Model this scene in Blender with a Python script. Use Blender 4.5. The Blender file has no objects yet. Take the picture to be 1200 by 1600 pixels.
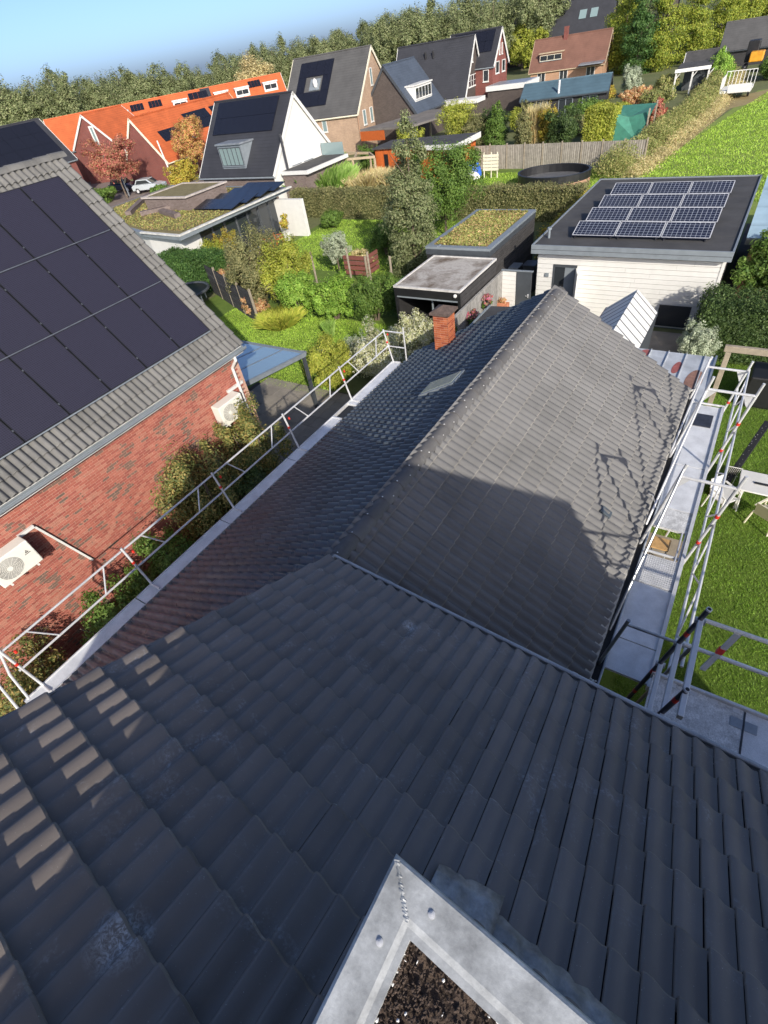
import bpy, math, random
import numpy as np
from mathutils import Vector, Matrix

# ------------------------------------------------------------------ camera, sky, sun, exposure
SC = bpy.context.scene
COL = SC.collection
RNG = random.Random(7)

CAM_POS = Vector((0.0, 0.0, 10.3))
cam_d = bpy.data.cameras.new('camera')
cam_d.sensor_fit = 'VERTICAL'
cam_d.sensor_height = 36.0
cam_d.sensor_width = 27.0
cam_d.lens = 36.0 * 771.88 / 1600.0
cam_d.clip_start = 0.05
cam_d.clip_end = 3000.0
cam = bpy.data.objects.new('camera', cam_d)
COL.objects.link(cam)
ROLL, PITCH, YAW = -0.191833, 0.762138, -0.689829
fw = Vector((math.sin(YAW) * math.cos(PITCH), math.cos(YAW) * math.cos(PITCH), -math.sin(PITCH)))
rt = Vector((math.cos(YAW), -math.sin(YAW), 0.0))
up = rt.cross(fw)
r2 = math.cos(ROLL) * rt + math.sin(ROLL) * up
u2 = -math.sin(ROLL) * rt + math.cos(ROLL) * up
cam.matrix_world = Matrix(((r2.x, u2.x, -fw.x, 0), (r2.y, u2.y, -fw.y, 0), (r2.z, u2.z, -fw.z, CAM_POS.z), (0, 0, 0, 1)))
SC.camera = cam

SUN_DIR = Vector((1.47, -1.32, 0.95)).normalized()
world = bpy.data.worlds.new('World')
SC.world = world
world.use_nodes = True
wn = world.node_tree
for n in list(wn.nodes):
    wn.nodes.remove(n)
sky = wn.nodes.new('ShaderNodeTexSky')
sky.sky_type = 'NISHITA'
sky.sun_disc = False
sky.sun_elevation = math.asin(SUN_DIR.z)
sky.sun_rotation = math.atan2(SUN_DIR.x, SUN_DIR.y)
sky.altitude = 0.0
sky.air_density = 0.4
sky.dust_density = 1.6
sky.ozone_density = 3.0
bgn = wn.nodes.new('ShaderNodeBackground')
bgn.inputs['Strength'].default_value = 0.122
won = wn.nodes.new('ShaderNodeOutputWorld')
wn.links.new(sky.outputs[0], bgn.inputs[0])
wn.links.new(bgn.outputs[0], won.inputs[0])

sun_d = bpy.data.lights.new('sun', 'SUN')
sun_d.energy = 2.9
sun_d.angle = math.radians(0.53)
sun_d.color = (1.0, 0.93, 0.82)
sun = bpy.data.objects.new('sun', sun_d)
COL.objects.link(sun)
sun.rotation_euler = SUN_DIR.to_track_quat('Z', 'Y').to_euler()
sun.location = (30, -30, 40)

SC.view_settings.view_transform = 'Standard'
SC.view_settings.look = 'None'
SC.view_settings.exposure = 0.93
SC.view_settings.gamma = 1.0
SC.view_settings.use_curve_mapping = False
SC.render.engine = 'CYCLES'
SC.cycles.max_bounces = 5
SC.cycles.diffuse_bounces = 3
SC.cycles.transparent_max_bounces = 6
SC.cycles.use_denoising = True

# ------------------------------------------------------------------ helpers
V3 = lambda *a: np.array(a, float)


class MB:
    """collects faces for one mesh"""
    def __init__(self):
        self.v = []
        self.f = []

    def add(self, vs, fs):
        o = len(self.v)
        self.v += [tuple(map(float, p)) for p in vs]
        self.f += [tuple(i + o for i in q) for q in fs]
        return self

    def obox(self, o, a, b, c):
        o, a, b, c = (np.array(q, float) for q in (o, a, b, c))
        if np.dot(np.cross(a, b), c) < 0:
            a, b = b, a
        p = [o, o + a, o + a + b, o + b, o + c, o + a + c, o + a + b + c, o + b + c]
        return self.add(p, [(0, 3, 2, 1), (4, 5, 6, 7), (0, 1, 5, 4), (1, 2, 6, 5), (2, 3, 7, 6), (3, 0, 4, 7)])

    def box(self, x0, x1, y0, y1, z0, z1):
        return self.obox((x0, y0, z0), (x1 - x0, 0, 0), (0, y1 - y0, 0), (0, 0, z1 - z0))

    def tube(self, p0, p1, r, n=8, r1=None):
        p0, p1 = np.array(p0, float), np.array(p1, float)
        d = p1 - p0
        d = d / (np.linalg.norm(d) + 1e-9)
        a = np.cross(d, (0, 0, 1) if abs(d[2]) < .9 else (1, 0, 0))
        a /= np.linalg.norm(a)
        b = np.cross(d, a)
        r1 = r if r1 is None else r1
        vs = []
        for p, rr in ((p0, r), (p1, r1)):
            for k in range(n):
                t = 2 * math.pi * k / n
                vs.append(p + rr * (math.cos(t) * a + math.sin(t) * b))
        fs = [(k, (k + 1) % n, n + (k + 1) % n, n + k) for k in range(n)]
        fs.append(tuple(range(n - 1, -1, -1)))
        fs.append(tuple(range(n, 2 * n)))
        return self.add(vs, fs)

    def path(self, pts, r, n=8):
        for a, b in zip(pts[:-1], pts[1:]):
            self.tube(a, b, r, n)
        return self

    def prism(self, pts, vec):
        pts = [np.array(p, float) for p in pts]
        vec = np.array(vec, float)
        n = len(pts)
        nrm = np.zeros(3)
        for i in range(n):
            nrm += np.cross(pts[i], pts[(i + 1) % n])
        if np.dot(nrm, vec) > 0:
            pts = pts[::-1]
        vs = pts + [p + vec for p in pts]
        fs = [tuple(range(n)), tuple(range(2 * n - 1, n - 1, -1))]
        fs += [(i, n + i, n + (i + 1) % n, (i + 1) % n) for i in range(n)]
        return self.add(vs, fs)

    def sheet(self, pts):
        return self.add(pts, [tuple(range(len(pts)))])

    def strip(self, A, B):
        """quads between two point rows"""
        n = len(A)
        return self.add(list(A) + list(B), [(i, i + 1, n + i + 1, n + i) for i in range(n - 1)])

    def sphere(self, c, r, nu=10, nv=6, zlo=-1.0):
        c = np.array(c, float)
        r = np.array(r if hasattr(r, '__len__') else (r, r, r), float)
        vs = []
        for j in range(nv + 1):
            t = math.acos(1 - (1 - zlo) * j / nv)
            for i in range(nu):
                p = 2 * math.pi * i / nu
                vs.append(c + r * np.array((math.sin(t) * math.cos(p), math.sin(t) * math.sin(p), math.cos(t))))
        fs = [(j * nu + i, (j + 1) * nu + i, (j + 1) * nu + (i + 1) % nu, j * nu + (i + 1) % nu) for j in range(nv) for i in range(nu)]
        return self.add(vs, fs)

    def mesh(self, name, mat, smooth=False):
        me = bpy.data.meshes.new(name)
        me.from_pydata(self.v, [], self.f)
        if mat:
            me.materials.append(mat)
        if smooth:
            me.polygons.foreach_set('use_smooth', [True] * len(me.polygons))
        me.update()
        return me


def link(name, me, parent=None, loc=None):
    o = bpy.data.objects.new(name, me)
    COL.objects.link(o)
    if loc is not None:
        o.location = loc
    if parent is not None:
        o.parent = parent
        # a parent is only ever moved, never turned: undo its place so that parts keep world coordinates
        t = WORLD_LOC.get(parent.name, (0, 0, 0))
        o.matrix_parent_inverse = Matrix.Translation((-t[0], -t[1], -t[2]))
        WORLD_LOC[o.name] = loc if loc is not None else (0, 0, 0)
    else:
        WORLD_LOC[o.name] = loc if loc is not None else (0, 0, 0)
    return o


WORLD_LOC = {}


def ob(name, mb, mat, parent=None, bevel=0.0, smooth=False):
    o = link(name, mb.mesh(name, mat, smooth), parent)
    if bevel:
        m = o.modifiers.new('bevel', 'BEVEL')
        m.width = bevel
        m.segments = 2
        m.limit_method = 'ANGLE'
    return o


def tag(o, label, cat, group=None):
    o['label'] = label
    o['category'] = cat
    if group:
        o['group'] = group
    return o


def thing(name, label, cat, loc=(0, 0, 0), group=None):
    o = link(name, None, None, tuple(loc))
    o.empty_display_size = 0.2
    return tag(o, label, cat, group)


def struct(name, mb, mat, parent=None):
    o = ob(name, mb, mat, parent)
    if parent is None:
        o['kind'] = 'structure'
    return o


def copy_tree(src, delta, label=None):
    """a thing with its parts and sub-parts, moved by delta"""
    def rec(o, par):
        c = o.copy()
        COL.objects.link(c)
        c.parent = par
        for ch in list(o.children):
            rec(ch, c)
        return c
    r = rec(src, None)
    r.location = Vector(src.location) + Vector(delta)
    if label:
        r['label'] = label
    return r


def npmesh(name, verts, faces, mat, smooth=False):
    verts = np.asarray(verts, np.float32)
    faces = np.asarray(faces, np.int32)
    k = faces.shape[1]
    me = bpy.data.meshes.new(name)
    me.vertices.add(len(verts))
    me.vertices.foreach_set('co', verts.ravel())
    me.loops.add(faces.size)
    me.loops.foreach_set('vertex_index', faces.ravel())
    me.polygons.add(len(faces))
    me.polygons.foreach_set('loop_start', np.arange(0, faces.size, k, dtype=np.int32))
    me.update(calc_edges=True)
    me.validate()
    if not smooth:
        me.shade_flat()
    if mat:
        me.materials.append(mat)
    return me


# ------------------------------------------------------------------ materials
def lin(r, g, b):
    return tuple(((c / 255.0) / 12.92 if c / 255.0 <= .04045 else ((c / 255.0 + .055) / 1.055) ** 2.4) for c in (r, g, b)) + (1.0,)


class NT:
    def __init__(self, name):
        self.m = bpy.data.materials.new(name)
        self.m.use_nodes = True
        self.t = self.m.node_tree
        self.b = self.t.nodes['Principled BSDF']

    def n(self, typ, **kw):
        x = self.t.nodes.new(typ)
        for k, v in kw.items():
            setattr(x, k, v)
        return x

    def l(self, a, b):
        self.t.links.new(a, b)

    def pos(self):
        return self.n('ShaderNodeNewGeometry').outputs['Position']

    def noise(self, scale, detail=4, rough=.55, vec=None, dist=0.0):
        x = self.n('ShaderNodeTexNoise')
        x.inputs['Scale'].default_value = scale
        x.inputs['Detail'].default_value = detail
        x.inputs['Roughness'].default_value = rough
        x.inputs['Distortion'].default_value = dist
        self.l(vec if vec is not None else self.pos(), x.inputs['Vector'])
        return x.outputs['Fac']

    def ramp(self, fac, stops):
        x = self.n('ShaderNodeValToRGB')
        e = x.color_ramp.elements
        while len(e) < len(stops):
            e.new(0.5)
        for k, (p, c) in enumerate(stops):
            e[k].position = p
            e[k].color = tuple(c) if len(c) == 4 else tuple(c) + (1,)
        self.l(fac, x.inputs[0])
        return x.outputs['Color']

    def mix(self, fac, a, b, mode='MIX'):
        x = self.n('ShaderNodeMix', data_type='RGBA', blend_type=mode)
        for s, q in ((0, fac), (6, a), (7, b)):
            if isinstance(q, (int, float)):
                x.inputs[s].default_value = q
            elif isinstance(q, tuple):
                x.inputs[s].default_value = q
            else:
                self.l(q, x.inputs[s])
        return x.outputs[2]

    def math(self, op, a, b=0.0):
        x = self.n('ShaderNodeMath', operation=op)
        for s, q in ((0, a), (1, b)):
            if isinstance(q, (int, float)):
                x.inputs[s].default_value = q
            else:
                self.l(q, x.inputs[s])
        return x.outputs[0]

    def rnd(self):
        a = self.n('ShaderNodeObjectInfo').outputs['Random']
        b = self.n('ShaderNodeNewGeometry').outputs['Random Per Island']
        return self.math('FRACT', self.math('ADD', a, b))

    def bump(self, h, strength=.3, dist=.01):
        x = self.n('ShaderNodeBump')
        x.inputs['Strength'].default_value = strength
        x.inputs['Distance'].default_value = dist
        self.l(h, x.inputs['Height'])
        self.l(x.outputs[0], self.b.inputs['Normal'])

    def out(self, color=None, rough=.7, metal=0.0, spec=.5):
        if color is not None:
            if isinstance(color, tuple):
                self.b.inputs['Base Color'].default_value = color
            else:
                self.l(color, self.b.inputs['Base Color'])
        if isinstance(rough, (int, float)):
            self.b.inputs['Roughness'].default_value = rough
        else:
            self.l(rough, self.b.inputs['Roughness'])
        self.b.inputs['Metallic'].default_value = metal
        self.b.inputs['Specular IOR Level'].default_value = spec
        return self.m


def sc(c, k):
    return (c[0] * k, c[1] * k, c[2] * k, 1.0)


def pmat(name, c, rough=.7, metal=0.0, var=.25, scale=3.0, rnd=0.0, bump=0.0, bscale=60.0, spec=.5, c2=None, fine=.0):
    """plain weathered surface: two colours mixed by world-space noise, value jitter per piece, fine relief"""
    t = NT(name)
    f = t.noise(scale, 6, .6)
    hi = c2 if c2 else sc(c, 1 + var)
    col = t.ramp(f, [(.3, sc(c, 1 - var) if not c2 else c), (.7, hi)])
    if fine:
        g = t.noise(bscale, 3, .7)
        col = t.mix(fine, col, t.ramp(g, [(.3, (.25, .25, .25)), (.7, (1.3, 1.3, 1.3))]), 'MULTIPLY')
    if rnd:
        r = t.rnd()
        k = t.math('MULTIPLY_ADD', r, 2 * rnd)
        t.t.nodes[-1].inputs[2].default_value = 1 - rnd
        hsv = t.n('ShaderNodeHueSaturation')
        t.l(k, hsv.inputs['Value'])
        t.l(col, hsv.inputs['Color'])
        col = hsv.outputs[0]
    if bump:
        t.bump(t.noise(bscale, 4, .6), bump, .01)
    return t.out(col, rough, metal, spec)


def tile_mat(name, c, rough, smudge, spec=.5, rnd=.12, lichen=0.0, big=.18, scuffs=()):
    t = NT(name)
    base = t.ramp(t.noise(1.1, 5, .6), [(.25, sc(c, 1 - big)), (.75, sc(c, 1 + big))])
    r = t.rnd()
    k = t.math('MULTIPLY_ADD', r, 2 * rnd)
    t.t.nodes[-1].inputs[2].default_value = 1 - rnd
    h = t.n('ShaderNodeHueSaturation')
    t.l(k, h.inputs['Value'])
    t.l(base, h.inputs['Color'])
    col = h.outputs[0]
    # chalky scuffs and dust
    m1 = t.ramp(t.noise(2.3, 6, .72, dist=1.2), [(.56, (0, 0, 0)), (.78, (1, 1, 1))])
    m2 = t.ramp(t.noise(46, 3, .7), [(.45, (0, 0, 0)), (.75, (1, 1, 1))])
    mk = t.math('MULTIPLY', t.math('MULTIPLY', m1, m2), smudge)
    col = t.mix(mk, col, (.42, .43, .45, 1))
    sp = t.ramp(t.noise(150, 1, .4), [(.765, (0, 0, 0)), (.80, (1, 1, 1))])
    col = t.mix(t.math('MULTIPLY', sp, .5 * smudge), col, (.55, .55, .53, 1))
    for x, y, z, r in scuffs:              # chalk rubbed on by a boot
        dv = t.n('ShaderNodeVectorMath', operation='DISTANCE')
        t.l(t.pos(), dv.inputs[0])
        dv.inputs[1].default_value = (x, y, z)
        near = t.ramp(t.math('DIVIDE', dv.outputs['Value'], r), [(.15, (1, 1, 1)), (1.0, (0, 0, 0))])
        grit = t.ramp(t.noise(34, 6, .8, dist=1.5), [(.44, (0, 0, 0)), (.60, (1, 1, 1))])
        col = t.mix(t.math('MULTIPLY', t.math('MULTIPLY', near, grit), .7), col, (.72, .74, .76, 1))
    if lichen:
        ml = t.ramp(t.noise(5, 6, .7), [(.5, (0, 0, 0)), (.72, (1, 1, 1))])
        col = t.mix(t.math('MULTIPLY', ml, lichen), col, (.24, .23, .21, 1))
    t.bump(t.noise(240, 3, .6), .12, .004)
    rr = t.ramp(t.noise(6, 4, .6), [(.3, (rough - .1,) * 3), (.7, (rough + .12,) * 3)])
    return t.out(col, rr, 0, spec)


def leaf_mat(name, cols, trans=.35):
    t = NT(name)
    r = t.rnd()
    n = len(cols)
    cols = [tuple(min(.72, v * 1.95) for v in c) for c in cols]
    col = t.ramp(r, [(k / max(1, n - 1), tuple(c) + (1,)) for k, c in enumerate(cols)])
    big = t.ramp(t.noise(.9, 3, .5), [(.3, (.72, .72, .72)), (.7, (1.2, 1.2, 1.2))])
    col = t.mix(1.0, col, big, 'MULTIPLY')
    t.l(col, t.b.inputs['Base Color'])
    t.b.inputs['Roughness'].default_value = .55
    t.b.inputs['Specular IOR Level'].default_value = .35
    tr = t.n('ShaderNodeBsdfTranslucent')
    t.l(col, tr.inputs['Color'])
    mx = t.n('ShaderNodeMixShader')
    mx.inputs[0].default_value = trans
    t.l(t.b.outputs[0], mx.inputs[1])
    t.l(tr.outputs[0], mx.inputs[2])
    t.l(mx.outputs[0], t.t.nodes['Material Output'].inputs['Surface'])
    return t.m


def far_roof_mat(name, c, su=3.3, sv=2.9):
    """distant tiled roof: courses and rolls too small to pick apart, kept as relief"""
    t = NT(name)
    base = t.ramp(t.noise(.8, 4, .6), [(.3, sc(c, .85)), (.7, sc(c, 1.15))])
    w = t.n('ShaderNodeTexWave', wave_type='BANDS', bands_direction='Z', wave_profile='SAW')
    w.inputs['Scale'].default_value = sv / 2
    w.inputs['Distortion'].default_value = 0.15
    t.l(t.pos(), w.inputs['Vector'])
    col = t.mix(.45, base, t.ramp(w.outputs['Fac'], [(.0, (.55, .55, .55)), (.25, (1.05, 1.05, 1.05))]), 'MULTIPLY')
    t.bump(w.outputs['Fac'], .5, .03)
    return t.out(col, .65, 0, .4)


def brick_mat(name, c1, c2, mortar, scale=1.0, axis='XZ'):
    """distant brickwork"""
    t = NT(name)
    s = t.n('ShaderNodeSeparateXYZ')
    t.l(t.pos(), s.inputs[0])
    cmb = t.n('ShaderNodeCombineXYZ')
    t.l(t.math('ADD', s.outputs[0], s.outputs[1]), cmb.inputs[0])
    t.l(s.outputs[2], cmb.inputs[1])
    b = t.n('ShaderNodeTexBrick')
    b.inputs['Scale'].default_value = 1.0
    b.inputs['Brick Width'].default_value = .22 * scale
    b.inputs['Row Height'].default_value = .0625 * scale
    b.inputs['Mortar Size'].default_value = .006 * scale
    b.inputs['Color1'].default_value = c1
    b.inputs['Color2'].default_value = c2
    b.inputs['Mortar'].default_value = mortar
    t.l(cmb.outputs[0], b.inputs['Vector'])
    col = t.mix(.5, b.outputs[0], t.ramp(t.noise(1.2, 5), [(.3, (.75, .75, .75)), (.7, (1.15, 1.15, 1.15))]), 'MULTIPLY')
    return t.out(col, .85, 0, .2)


def pv_mat(name, c, line, nx, ny, lw, rough=.18):
    """solar cells behind glass: nx by ny cells over the panel face (generated coordinates)"""
    t = NT(name)
    tc = t.n('ShaderNodeTexCoord')
    b = t.n('ShaderNodeTexBrick')
    b.offset = 0.0
    b.inputs['Scale'].default_value = 1.0
    b.inputs['Brick Width'].default_value = 1.0
    b.inputs['Row Height'].default_value = 1.0
    b.inputs['Mortar Size'].default_value = lw
    b.inputs['Mortar Smooth'].default_value = 0.122
    b.inputs['Color1'].default_value = c
    b.inputs['Color2'].default_value = sc(c, 1.25)
    b.inputs['Mortar'].default_value = line
    mp = t.n('ShaderNodeMapping')
    mp.inputs['Scale'].default_value = (nx, ny, 1)
    t.l(tc.outputs['UV'], mp.inputs['Vector'])
    t.l(mp.outputs[0], b.inputs['Vector'])
    t.b.inputs['Coat Weight'].default_value = .15
    t.b.inputs['Coat Roughness'].default_value = .08
    return t.out(b.outputs[0], rough + .2, 0, .32)


M = {}
M['near_tile'] = tile_mat('near_tile', (.172, .147, .130, 1), .48, 1.25, .45, scuffs=((-1.36, -.57, 7.77, .15), (-1.65, 2.05, 6.25, .09)))
M['near_nose'] = tile_mat('near_tile_nose', (.17, .15, .135, 1), .6, 2.2, .3, rnd=.25)
M['lit_nose'] = tile_mat('bungalow_tile_nose', (.19, .18, .165, 1), .65, .3, .3, rnd=.2)  # pale cut edges, with sunlight on the course lines painted in
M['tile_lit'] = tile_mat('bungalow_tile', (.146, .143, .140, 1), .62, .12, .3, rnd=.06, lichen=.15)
M['tile_dark'] = tile_mat('bungalow_tile_dark', (.078, .096, .112, 1), .36, .5, .55, rnd=.16)  # the bungalow tile again, darkened in colour for the shaded slope
M['tile_brick'] = tile_mat('grey_tile', (.135, .131, .122, 1), .65, .12, .35, lichen=.35)
M['roof_deck'] = pmat('roof_felt', (.03, .03, .032, 1), .9)
M['pale_zinc'] = pmat('pale_zinc', (.52, .54, .55, 1), .45, .15, .22, 2.5, fine=.15)
M['gutter_zinc'] = pmat('gutter_zinc', (.40, .43, .46, 1), .5, .1, .2, 4, fine=.2)
M['eave_pale'] = pmat('dirty_eave_metal', (.36, .345, .315, 1), .7, 0, .3, 9, fine=.4)
M['zinc'] = pmat('zinc', (.36, .39, .42, 1), .42, .55, .22, 2.2, bump=.05, bscale=30, fine=.12)
M['galv'] = pmat('galvanised_trim', (.42, .43, .42, 1), .5, .1, .38, 11, bump=.08, bscale=90, fine=.18)
M['alu'] = pmat('aluminium', (.68, .68, .68, 1), .38, .35, .12, 5)
M['steel_tube'] = pmat('worn_tube', (.36, .37, .38, 1), .35, .8, .25, 7)
M['dark_tube'] = pmat('dark_tube', (.10, .10, .11, 1), .32, .7, .25, 9)
M['deck'] = pmat('deck_plate', (.76, .77, .78, 1), .45, .2, .15, 4, bump=.25, bscale=120, fine=.3)
M['deck_worn'] = pmat('deck_plate_worn', (.68, .68, .67, 1), .6, .1, .3, 9, bump=.4, bscale=70, fine=.55)
M['red'] = pmat('red_clip', (.62, .035, .02, 1), .4, 0, .1)
M['lead'] = pmat('lead_flashing', (.27, .265, .26, 1), .5, .2, .4, 7, bump=.5, bscale=24, fine=.35)
M['soil'] = pmat('substrate', (.045, .028, .02, 1), .95, 0, .4, 3.5, bump=1.0, bscale=55, c2=(.12, .085, .06, 1), fine=.6)
M['perlite'] = pmat('perlite', (.7, .69, .66, 1), .8)
M['ridge'] = tile_mat('ridge_tile', (.105, .10, .096, 1), .6, .35, .4, lichen=.3)
M['black'] = pmat('black_plastic', (.014, .014, .015, 1), .45)
M['gutter_black'] = pmat('black_gutter_fill', (.02, .019, .018, 1), .6, 0, .5, 12)
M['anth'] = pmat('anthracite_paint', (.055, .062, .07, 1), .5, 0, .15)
M['greytrim'] = pmat('grey_trim', (.23, .26, .28, 1), .5, .2, .12)
M['white'] = pmat('white_paint', (.66, .65, .61, 1), .5, 0, .05, fine=.04)
M['cream'] = pmat('cream_plastic', (.74, .69, .53, 1), .45, 0, .08)
M['offwhite'] = pmat('off_white_case', (.72, .70, .62, 1), .45, 0, .06)
M['bitumen'] = pmat('bitumen', (.062, .06, .058, 1), .8, 0, .25, 1.2, bump=.2, fine=.25)
M['glass'] = NT('window_glass').out((.03, .035, .04, 1), .05, 0, .8)
M['glass_pale'] = NT('pale_glass').out((.20, .27, .27, 1), .08, 0, .8)
M['mortar'] = pmat('mortar', (.50, .30, .22, 1), .95, 0, .2, 6, bump=.4, bscale=80)
M['timber'] = pmat('weathered_timber', (.32, .27, .20, 1), .8, 0, .2, 5, fine=.25)
M['timber_pale'] = pmat('pale_timber', (.46, .36, .24, 1), .75, 0, .15, 5, fine=.2)
M['timber_grey'] = pmat('silvered_boards', (.27, .26, .24, 1), .85, 0, .25, 7, rnd=.2, fine=.3)
M['timber_black'] = pmat('black_boards', (.022, .021, .021, 1), .7, 0, .2, 4, rnd=.15)
M['timber_char'] = pmat('charcoal_boards', (.05, .047, .046, 1), .75, 0, .25, 4, rnd=.2)
M['orange_wood'] = pmat('orange_cladding', (.44, .10, .02, 1), .6, 0, .12, 5, rnd=.15)
M['plywood'] = pmat('plywood', (.55, .33, .13, 1), .6, 0, .15, 12, fine=.2)
M['lawn'] = pmat('lawn_soil', (.085, .15, .014, 1), .95, 0, .3, 1.2, c2=(.14, .21, .025, 1), fine=.4, bscale=25)
M['meadow'] = pmat('meadow', (.17, .25, .035, 1), .95, 0, .2, .18, c2=(.23, .29, .055, 1), fine=.45, bscale=6)
M['ground'] = pmat('ground_cover', (.09, .12, .035, 1), .95, 0, .3, .15, c2=(.17, .17, .07, 1), fine=.4, bscale=3)
M['straw'] = pmat('dry_grass', (.27, .20, .08, 1), .95, 0, .3, .6, c2=(.33, .27, .12, 1), fine=.5, bscale=8)
M['soil_alley'] = pmat('alley_soil', (.05, .04, .03, 1), .95, 0, .4, 2, c2=(.10, .085, .07, 1), fine=.5)
M['paving'] = pmat('paving', (.27, .24, .20, 1), .85, 0, .18, 1.5, rnd=.12, fine=.25, bump=.15)
M['street'] = pmat('street_clinker', (.20, .16, .14, 1), .9, 0, .2, .8, fine=.3, bscale=20)
M['sedum'] = pmat('sedum_soil', (.16, .13, .05, 1), .95, 0, .4, 1.6, c2=(.24, .20, .09, 1), fine=.5, bscale=16)
M['bark'] = pmat('bark', (.12, .09, .065, 1), .9, 0, .3, 8, bump=.5)
M['pv_dark'] = pv_mat('pv_black', (.015, .014, .025, 1), (.036, .034, .052, 1), 24, 40, .12, .32)
M['pv_blue'] = pv_mat('pv_blue', (.008, .011, .028, 1), (.42, .45, .50, 1), 10, 6, .04, .3)
M['pv_far'] = NT('pv_far').out((.012, .013, .02, 1), .25, 0, .6)
M['roof_black'] = far_roof_mat('black_far_tile', (.035, .036, .042, 1))
M['roof_grey'] = far_roof_mat('grey_far_tile', (.085, .083, .08, 1))
M['roof_blue'] = far_roof_mat('bluegrey_far_tile', (.06, .075, .10, 1))
M['roof_orange'] = far_roof_mat('orange_far_tile', (.46, .11, .035, 1))
M['roof_brown'] = far_roof_mat('brown_far_tile', (.17, .085, .06, 1))
M['roof_teal'] = far_roof_mat('teal_far_tile', (.07, .12, .15, 1))
M['roof_pale'] = far_roof_mat('pale_blue_far_tile', (.30, .42, .50, 1))
M['brick_red'] = brick_mat('red_brick_far', (.20, .055, .042, 1), (.16, .048, .04, 1), (.22, .14, .12, 1))
M['brick_beige'] = brick_mat('beige_brick_far', (.42, .29, .19, 1), (.33, .22, .15, 1), (.40, .32, .25, 1))
M['brick_brown'] = brick_mat('brown_brick_far', (.14, .105, .09, 1), (.20, .155, .14, 1), (.2, .17, .15, 1))
M['brick_dark'] = brick_mat('dark_brick_far', (.075, .06, .055, 1), (.10, .08, .07, 1), (.09, .08, .07, 1))
M['brick_tan'] = brick_mat('tan_brick_far', (.42, .24, .14, 1), (.36, .2, .12, 1), (.4, .3, .22, 1))
M['net'] = pmat('green_net', (.05, .20, .14, 1), .7, 0, .2)


def brick_piece_mat(name, stops, burnt=False):
    t = NT(name)
    r = t.rnd()
    col = t.ramp(r, stops)
    t.t.nodes[-1].color_ramp.interpolation = 'CONSTANT'
    if burnt:                              # overburnt bricks come in loose clusters
        pick = t.math('ADD', t.noise(1.7, 3, .5), t.math('MULTIPLY', r, .22))
        dk = t.ramp(pick, [(.73, (0, 0, 0)), (.735, (1, 1, 1))])
        col = t.mix(t.math('MULTIPLY', dk, .85), col, (.14, .105, .082, 1))
    col = t.mix(.6, col, t.ramp(t.noise(9, 5, .7), [(.25, (.6, .6, .6)), (.75, (1.25, 1.25, 1.25))]), 'MULTIPLY')
    t.bump(t.noise(130, 4, .6), .4, .005)
    return t.out(col, .85, 0, .25)


M['brick'] = brick_piece_mat('red_brick', [(0, (.36, .115, .082)), (.22, (.30, .09, .068)), (.42, (.40, .14, .10)), (.62, (.33, .10, .075)), (.80, (.40, .17, .12)), (.97, (.19, .12, .095))], True)
M['brick_chimney'] = brick_piece_mat('chimney_brick', [(0, (.40, .11, .045)), (.3, (.33, .08, .035)), (.6, (.45, .14, .06)), (.85, (.28, .07, .035))])

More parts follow.
